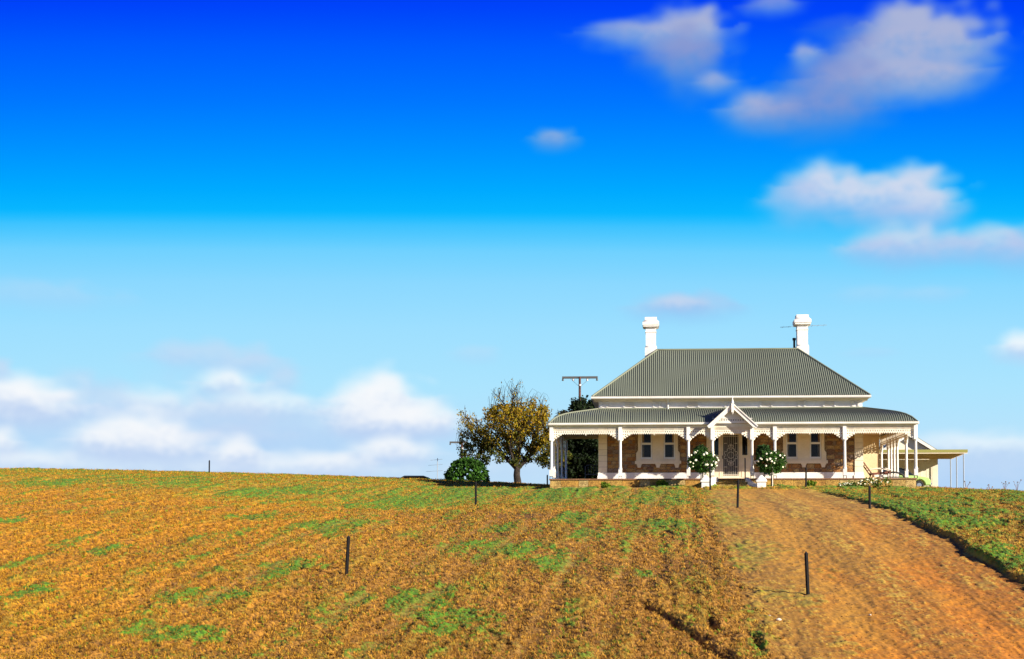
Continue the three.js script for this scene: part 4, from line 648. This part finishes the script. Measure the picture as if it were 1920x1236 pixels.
function branches(R, start, dir, len, r, depth, o, list, tips) {
  const pts = [start.clone()], d = dir.clone(), n = 5; let p = start.clone();
  for (let i = 0; i < n; i++) { d.add(new THREE.Vector3(R() - 0.5, (R() - 0.5) * 0.6 + o.lift, R() - 0.5).multiplyScalar(o.wander)).normalize(); p = p.clone().addScaledVector(d, len / n); pts.push(p); }
  const r1 = depth ? r * 0.62 : r * 0.25; list.push(tube(pts, r, r1, depth > 2 ? 9 : depth > 0 ? 6 : 4));
  if (!depth) { tips.push(pts); return; }
  const k = o.kids[Math.max(0, o.kids.length - depth)];
  for (let i = 0; i < k; i++) {
    const at = i === 0 ? n : 2 + Math.floor(R() * (n - 1)), q = pts[Math.min(n, at)], th = R() * 6.283, sp = o.spread * (0.7 + 0.6 * R()), e = d.clone().multiplyScalar(Math.cos(sp)).add(new THREE.Vector3(Math.cos(th), 0.2, Math.sin(th)).multiplyScalar(Math.sin(sp))).normalize();
    branches(R, q, e, len * (0.6 + 0.25 * R()), r1 * (i ? 0.75 : 0.95), depth - 1, o, list, tips);
  }
  if (depth <= 2) tips.push(pts);
}
{ // autumn tree beside the house
  const X = -8.81, Z = -86, y = baseHeight(X, Z) - 0.15, t = thing('autumn_tree', 'spreading tree with orange and olive autumn leaves and bare top twigs left of the house', 'tree', [X, y, Z]), R = rng(2025), wood = [], tips = [];
  const fork = new THREE.Vector3(0.0, 1.05, 0); wood.push(tube([[0.05, 0, 0], [0.02, 0.35, 0], [-0.03, 0.7, 0.02], [0.0, 1.15, 0]], 0.26, 0.19, 10), tube([[0.3, -0.05, 0.1], [0.12, 0.12, 0.04], [0.03, 0.4, 0]], 0.1, 0.12, 6), tube([[-0.25, -0.05, 0.12], [-0.1, 0.12, 0.04], [0.0, 0.4, 0]], 0.1, 0.12, 6));
  const o = { lift: 0.14, wander: 0.3, spread: 0.62, kids: [4, 4, 4] };
  for (const [dx, dy, dz, l, r] of [[-0.75, 0.75, 0.15, 2.0, 0.15], [0.65, 0.75, 0.1, 1.9, 0.15], [-0.15, 1, -0.25, 2.3, 0.14], [0.15, 0.95, 0.5, 2.0, 0.12], [-0.35, 0.8, 0.6, 1.9, 0.12], [0.45, 0.7, -0.5, 1.8, 0.11]]) branches(R, fork, new THREE.Vector3(dx, dy, dz).normalize(), l, r, 3, o, wood, tips);
  part('trunk', wood, M.bark, t); t.scale.setScalar(1.075);
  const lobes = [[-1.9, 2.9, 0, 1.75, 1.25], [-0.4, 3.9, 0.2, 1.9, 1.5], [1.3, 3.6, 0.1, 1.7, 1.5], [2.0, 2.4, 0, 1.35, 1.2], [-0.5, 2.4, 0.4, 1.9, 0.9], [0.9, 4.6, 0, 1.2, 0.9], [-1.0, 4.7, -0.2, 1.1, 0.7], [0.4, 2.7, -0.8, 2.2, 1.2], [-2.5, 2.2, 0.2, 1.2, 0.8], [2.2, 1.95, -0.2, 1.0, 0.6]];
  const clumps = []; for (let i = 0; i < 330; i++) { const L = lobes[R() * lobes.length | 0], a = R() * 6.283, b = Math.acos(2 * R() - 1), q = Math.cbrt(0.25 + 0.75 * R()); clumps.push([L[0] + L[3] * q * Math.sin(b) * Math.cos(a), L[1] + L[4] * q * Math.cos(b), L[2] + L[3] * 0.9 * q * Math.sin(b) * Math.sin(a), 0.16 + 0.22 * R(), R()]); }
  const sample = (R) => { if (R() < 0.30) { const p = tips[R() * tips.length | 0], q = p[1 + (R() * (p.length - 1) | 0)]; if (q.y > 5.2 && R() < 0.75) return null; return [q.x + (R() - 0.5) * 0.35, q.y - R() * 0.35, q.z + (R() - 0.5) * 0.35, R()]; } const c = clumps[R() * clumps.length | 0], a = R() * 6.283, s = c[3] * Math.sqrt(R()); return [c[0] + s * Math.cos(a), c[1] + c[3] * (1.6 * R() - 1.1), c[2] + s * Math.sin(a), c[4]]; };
  const paint = (p, R) => { const w = smooth(p[1] + 0.12 * p[0] + 1.8 * (p[3] - 0.5) + (R() - 0.5) * 1.4, 1.4, 4.4); return [mix(0.05, 0.31, w), mix(0.062, 0.205, w) * (0.75 + 0.5 * R()), mix(0.005, 0.006, w)]; };  // lower leaves coloured darker, putting the crown's own shade into the leaf colour
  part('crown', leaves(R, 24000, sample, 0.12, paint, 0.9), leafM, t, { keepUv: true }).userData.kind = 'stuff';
  const twigs = []; for (let i = 0; i < 46; i++) { const a = R() * 6.283, s = R() * 1.9, x0 = -0.1 + s * Math.cos(a), y0 = 4.6 + 0.8 * R(), z0 = s * 0.7 * Math.sin(a), h = 0.6 + R() * 1.15 * (1.2 - s / 2), dx = (R() - 0.3) * 0.8; twigs.push(tube([[x0, y0, z0], [x0 + dx * 0.4, y0 + h * 0.7, z0], [x0 + dx * 0.8, y0 + h, z0], [x0 + dx * 1.3, y0 + h * 0.85, z0 + 0.1], [x0 + dx * 1.6, y0 + h * 0.5, z0 + 0.1]], 0.011, 0.004, 4)); }
  for (let i = 0; i < 26; i++) { const x0 = -2.4 - R() * 1.2, y0 = 3.0 + R() * 1.0; twigs.push(tube([[x0 + 0.6, y0, 0], [x0 + 0.2, y0 + 0.35, 0.1], [x0 - 0.1, y0 + 0.1, 0.1], [x0 - 0.15 - 0.2 * R(), y0 - 0.9, 0.1]], 0.014, 0.006, 4)); }
  for (let i = 0; i < 24; i++) { const x0 = 2.6 + R() * 0.9, y0 = 3.6 + R() * 0.8; twigs.push(tube([[x0 - 0.6, y0, 0], [x0, y0 + 0.4, 0.1], [x0 + 0.4, y0 + 0.2, 0.1], [x0 + 0.5 + 0.3 * R(), y0 - 0.6, 0.1]], 0.014, 0.006, 4)); }
  part('twigs', twigs, M.bark, t).userData.kind = 'stuff';
}
function bushy(name, label, cat, base, R, n, ell, size, colors, o = {}) {            // foliage filling ellipsoids [x, y, z, rx, ry, rz]
  const t = thing(name, label, cat, base, o.group), stems = [];
  for (const [x, y, z, rx, ry] of ell) stems.push(tube([[x * 0.2, -0.1, z * 0.2], [x * 0.5, y * 0.4, z * 0.5], [x, y, z]], o.stem || 0.05, 0.02, 6));
  part('stem', stems, M.bark, t);
  const clumps = []; for (const e of ell) for (let i = 0; i < (o.clumps || 60); i++) { const a = R() * 6.283, b = Math.acos(2 * R() - 1), q = Math.cbrt((o.shell ?? 0.35) + (1 - (o.shell ?? 0.35)) * R()); clumps.push([e[0] + e[3] * q * Math.sin(b) * Math.cos(a), e[1] + e[4] * q * Math.cos(b), e[2] + e[5] * q * Math.sin(b) * Math.sin(a), (o.clump || 0.2) * (0.6 + 0.8 * R()), R()]); }
  const sample = (R) => { const c = clumps[R() * clumps.length | 0], u = [R() - 0.5, R() - 0.5, R() - 0.5], s = c[3] * 2 * Math.cbrt(R()) / (Math.hypot(...u) * 2 || 1); const p = [c[0] + u[0] * s, c[1] + u[1] * s, c[2] + u[2] * s, c[4]]; return o.floor !== undefined && p[1] < o.floor ? null : p; };
  part('foliage', leaves(R, n, sample, size, colors, o.droop ?? 0.4), leafM, t, { keepUv: true }).userData.kind = 'stuff';
  return t;
}
const greens = (r, g, b, v = 0.5) => (p, R) => { const k = 1 - v / 2 + v * R() + 0.35 * ((p[3] ?? 0.5) - 0.5); return [r * k, g * k, b * k]; };
bushy('round_bush', 'dense round green bush on the skyline left of the tree', 'bush', [-11.88, baseHeight(-11.88, -83.5) - 0.08, -83.5], rng(11), 9500, [[0, 0.25, 0, 1.4, 1.42, 1.3]], 0.17, greens(0.038, 0.11, 0.006, 0.9), { shell: 0.8, clumps: 420, clump: 0.11, floor: -0.2, droop: 0.9 });
bushy('shade_tree', 'dark leafy tree behind the left-hand verandah', 'tree', [-6.2, baseHeight(-6, -90) - 0.2, -90], rng(12), 42000, [[0.15, 2.6, 0, 0.65, 2.2, 0.9], [0.5, 4.6, 0.3, 0.8, 1.0, 0.9], [1.6, 4.9, 0.4, 0.9, 0.9, 0.9], [2.7, 4.6, 0.4, 0.8, 1.0, 0.9], [0.75, 3.9, 0, 0.95, 1.7, 1.1], [0.8, 2.0, 0, 0.9, 1.5, 1.1], [1.8, 4.3, 0.2, 1.2, 1.7, 1.4], [2.6, 3.2, 0, 1.2, 2.4, 1.4], [1.6, 1.7, 0.3, 1.2, 1.3, 1.2], [2.6, 1.7, 0.3, 1.2, 1.4, 1.3], [1.2, 3.0, 0, 1.2, 2.0, 1.3], [1.6, 5.6, 0.1, 0.9, 0.8, 0.9], [2.3, 5.4, 0.1, 0.8, 0.9, 0.9]], 0.19, greens(0.013, 0.026, 0.004, 1.2), { clumps: 60, clump: 0.3, stem: 0.12 });  // leaf colour near black, painting in the deep shade behind the house
// entrance planting
const roseFlower = (() => { const g = []; for (let k = 0; k < 6; k++) g.push(new THREE.SphereGeometry(0.045, 7, 5, 0, 6.283, 0, 1.7).scale(1, 0.8, 0.5).rotateX(-0.6).translate(0, 0.01, 0.03).rotateY(k * 1.05)); g.push(new THREE.SphereGeometry(0.035, 7, 5).translate(0, 0.025, 0)); return uvBox(join(g)); })();
function standardRose(label, x, z, seed, r, cyOff) {
  const y = baseHeight(x, z), R = rng(seed), t = thing('standard_rose', label, 'rose bush', [x, y, z], 'white standard roses at the front steps');
  part('trunk', [tube([[0, -0.1, 0], [0.02, 0.4, 0], [-0.01, cyOff - 0.3, 0]], 0.035, 0.03, 7), tube([[0, cyOff - 0.4, 0], [0.2, cyOff, 0.1], [0.35, cyOff + 0.3, 0.1]], 0.02, 0.008, 5), tube([[0, cyOff - 0.4, 0], [-0.2, cyOff, 0.1], [-0.35, cyOff + 0.3, 0]], 0.02, 0.008, 5)], M.bark, t);
  part('support_stake', bar([0.07, -0.1, 0.03], [0.07, cyOff - 0.2, 0.03], 0.022, 6), M.lace, t);
  const clumps = []; for (let i = 0; i < 90; i++) { const a = R() * 6.283, b = Math.acos(2 * R() - 1), q = Math.cbrt(0.4 + 0.6 * R()); clumps.push([r * q * Math.sin(b) * Math.cos(a), cyOff + r * 0.75 * q * Math.cos(b), r * 0.9 * q * Math.sin(b) * Math.sin(a), R()]); }
  part('foliage', leaves(R, 3000, (R) => { const c = clumps[R() * 90 | 0]; return [c[0] + (R() - 0.5) * 0.26, c[1] + (R() - 0.5) * 0.26, c[2] + (R() - 0.5) * 0.26, c[3]]; }, 0.095, greens(0.035, 0.10, 0.007, 0.9), 0.3), leafM, t, { keepUv: true }).userData.kind = 'stuff';
  for (let i = 0; i < 40; i++) { const a = R() * 6.283, b = Math.acos(1 - 1.55 * R()), k = 0.98 + 0.16 * R(), m = new THREE.Mesh(roseFlower, M.rose); m.name = 'rose_flower'; m.castShadow = m.receiveShadow = true; m.position.set(r * k * Math.sin(b) * Math.cos(a), cyOff + r * 0.78 * k * Math.cos(b), r * k * Math.sin(b) * Math.sin(a)); m.rotation.set(0.6 + R() * 0.5, R() * 6, R() * 0.6 - 0.3); m.scale.setScalar(0.75 + 0.75 * R()); t.add(m); }
}
standardRose('standard rose covered in white blooms left of the front steps', 2.78, -65.5, 301, 0.72, 1.30);
standardRose('standard rose covered in white blooms right of the front steps', 6.28, -65.7, 302, 0.70, 1.24);
for (const [x, seed, side] of [[2.74, 21, 'left'], [5.98, 22, 'right']]) bushy('clipped_shrub', 'dark clipped ball shrub rising behind the ' + side + ' white rose', 'shrub', [x, baseHeight(x, -66.2), -66.2], rng(seed), 2600, [[0, 1.70, 0, 0.36, 0.38, 0.36]], 0.09, greens(0.028, 0.075, 0.012, 0.6), { shell: 0.5, clumps: 90, clump: 0.1, stem: 0.035 });
// low plants along the verandah base
{
  const R = rng(71), spots = [[-2.2, 0.16, 'below the left end of the verandah'], [0.75, 0.2, 'below the left window pair'], [8.4, 0.16, 'behind the thin stake below the right window']];
  for (const [x, s, where] of spots) bushy('green_clump', 'low green weedy clump ' + where, 'plant', [x, baseHeight(x, -66.5) - 0.02, -66.5 + R() * 0.1], rng(500 + x * 10), 500, [[0, s * 0.5, 0, s * 1.2, s * 0.8, s * 0.6]], 0.11, greens(0.14, 0.21, 0.010, 0.6), { clumps: 30, clump: 0.08, floor: 0, stem: 0.015, droop: -0.5 });
  const t = bushy('daisy_bush', 'sprawling bush of small white daisies below the right end of the verandah', 'flower bush', [11.2, baseHeight(11.2, -66.2) - 0.03, -66.2], rng(81), 1100, [[-0.7, 0.12, 0, 0.5, 0.2, 0.35], [0.1, 0.18, 0, 0.5, 0.26, 0.35], [0.8, 0.2, 0, 0.45, 0.3, 0.35], [-1.2, 0.08, 0.1, 0.4, 0.14, 0.3]], 0.09, greens(0.08, 0.14, 0.014, 0.6), { clumps: 40, clump: 0.12, floor: 0, stem: 0.015, droop: -0.3 });
  const petal = uvBox(join([new THREE.CylinderGeometry(0.05, 0.03, 0.015, 9), new THREE.SphereGeometry(0.018, 6, 4).translate(0, 0.012, 0)]));
  for (let i = 0; i < 44; i++) { const m = new THREE.Mesh(petal, M.rose); m.name = 'daisy'; m.castShadow = m.receiveShadow = true; const x = -1.5 + 2.8 * R(), h = 0.2 + 0.2 * smooth(x, -1.5, 0.8); m.position.set(x, h * (0.5 + 0.75 * R()), 0.1 + 0.35 * R()); m.rotation.set(0.9 + (R() - 0.5), 0, (R() - 0.5)); m.scale.setScalar(0.45 + 0.4 * R()); t.add(m); }
  // dry weeds on the right skyline
  for (const [x, z, h, where] of [[19.4, -68.5, 0.75, 'tallest dry weed'], [18.9, -69, 0.55, 'thin dry weed beside the tallest one'], [17.05, -69.6, 0.5, 'dry weed stalk at the foot of the carport posts'], [20.0, -68, 0.5, 'dry weed at the far edge'], [18.2, -69.2, 0.35, 'short dry weed between the taller ones']]) {
    const w = thing('dry_weed', where + ' on the right skyline', 'weed', [x, groundAt(x, z) - 0.03, z], 'dry weeds on the right skyline'), st = [], hd = [];
    for (let k = 0; k < 5; k++) { const dx = (R() - 0.5) * h * 0.9, hh = h * (0.5 + 0.5 * R()); st.push(tube([[0, 0, 0], [dx * 0.4, hh * 0.6, 0], [dx, hh, 0.02]], 0.011, 0.006, 4)); hd.push(new THREE.IcosahedronGeometry(0.022 + 0.02 * R(), 0).translate(dx, hh, 0.02)); }
    part('stalk', st, M.timber, w); part('seed_head', hd, M.stone[3], w);
  }
}
// a few pale pebbles on the drive
{
  const R = rng(61), g = new THREE.IcosahedronGeometry(0.05, 1); { const p = g.attributes.position; for (let i = 0; i < p.count; i++) { const k = 1 + 0.25 * N3(p.getX(i) * 30, p.getY(i) * 30, p.getZ(i) * 30); p.setXYZ(i, p.getX(i) * k * 1.3, p.getY(i) * k * 0.7, p.getZ(i) * k); } g.computeVertexNormals(); uvBox(g); }
  const mat = std([0.62, 0.55, 0.42], 0.9);
  for (const [x, d, s, label] of [[2.95, 29.2, 1.3, 'largest pale pebble on the left side of the driveway'], [2.78, 29.6, 0.8, 'small pale pebble beside the largest one on the driveway'], [5.05, 29.6, 0.7, 'pale pebble near the middle of the lower driveway']]) { const m = new THREE.Mesh(g, mat); m.name = numbered('pebble'); m.position.set(x, groundAt(x, -d) + 0.008, -d); m.rotation.y = R() * 6; m.scale.setScalar(s * 0.75); m.castShadow = m.receiveShadow = true; scene.add(m); tag(m, label, 'pebble'); }
}

renderer.render(scene, camera);
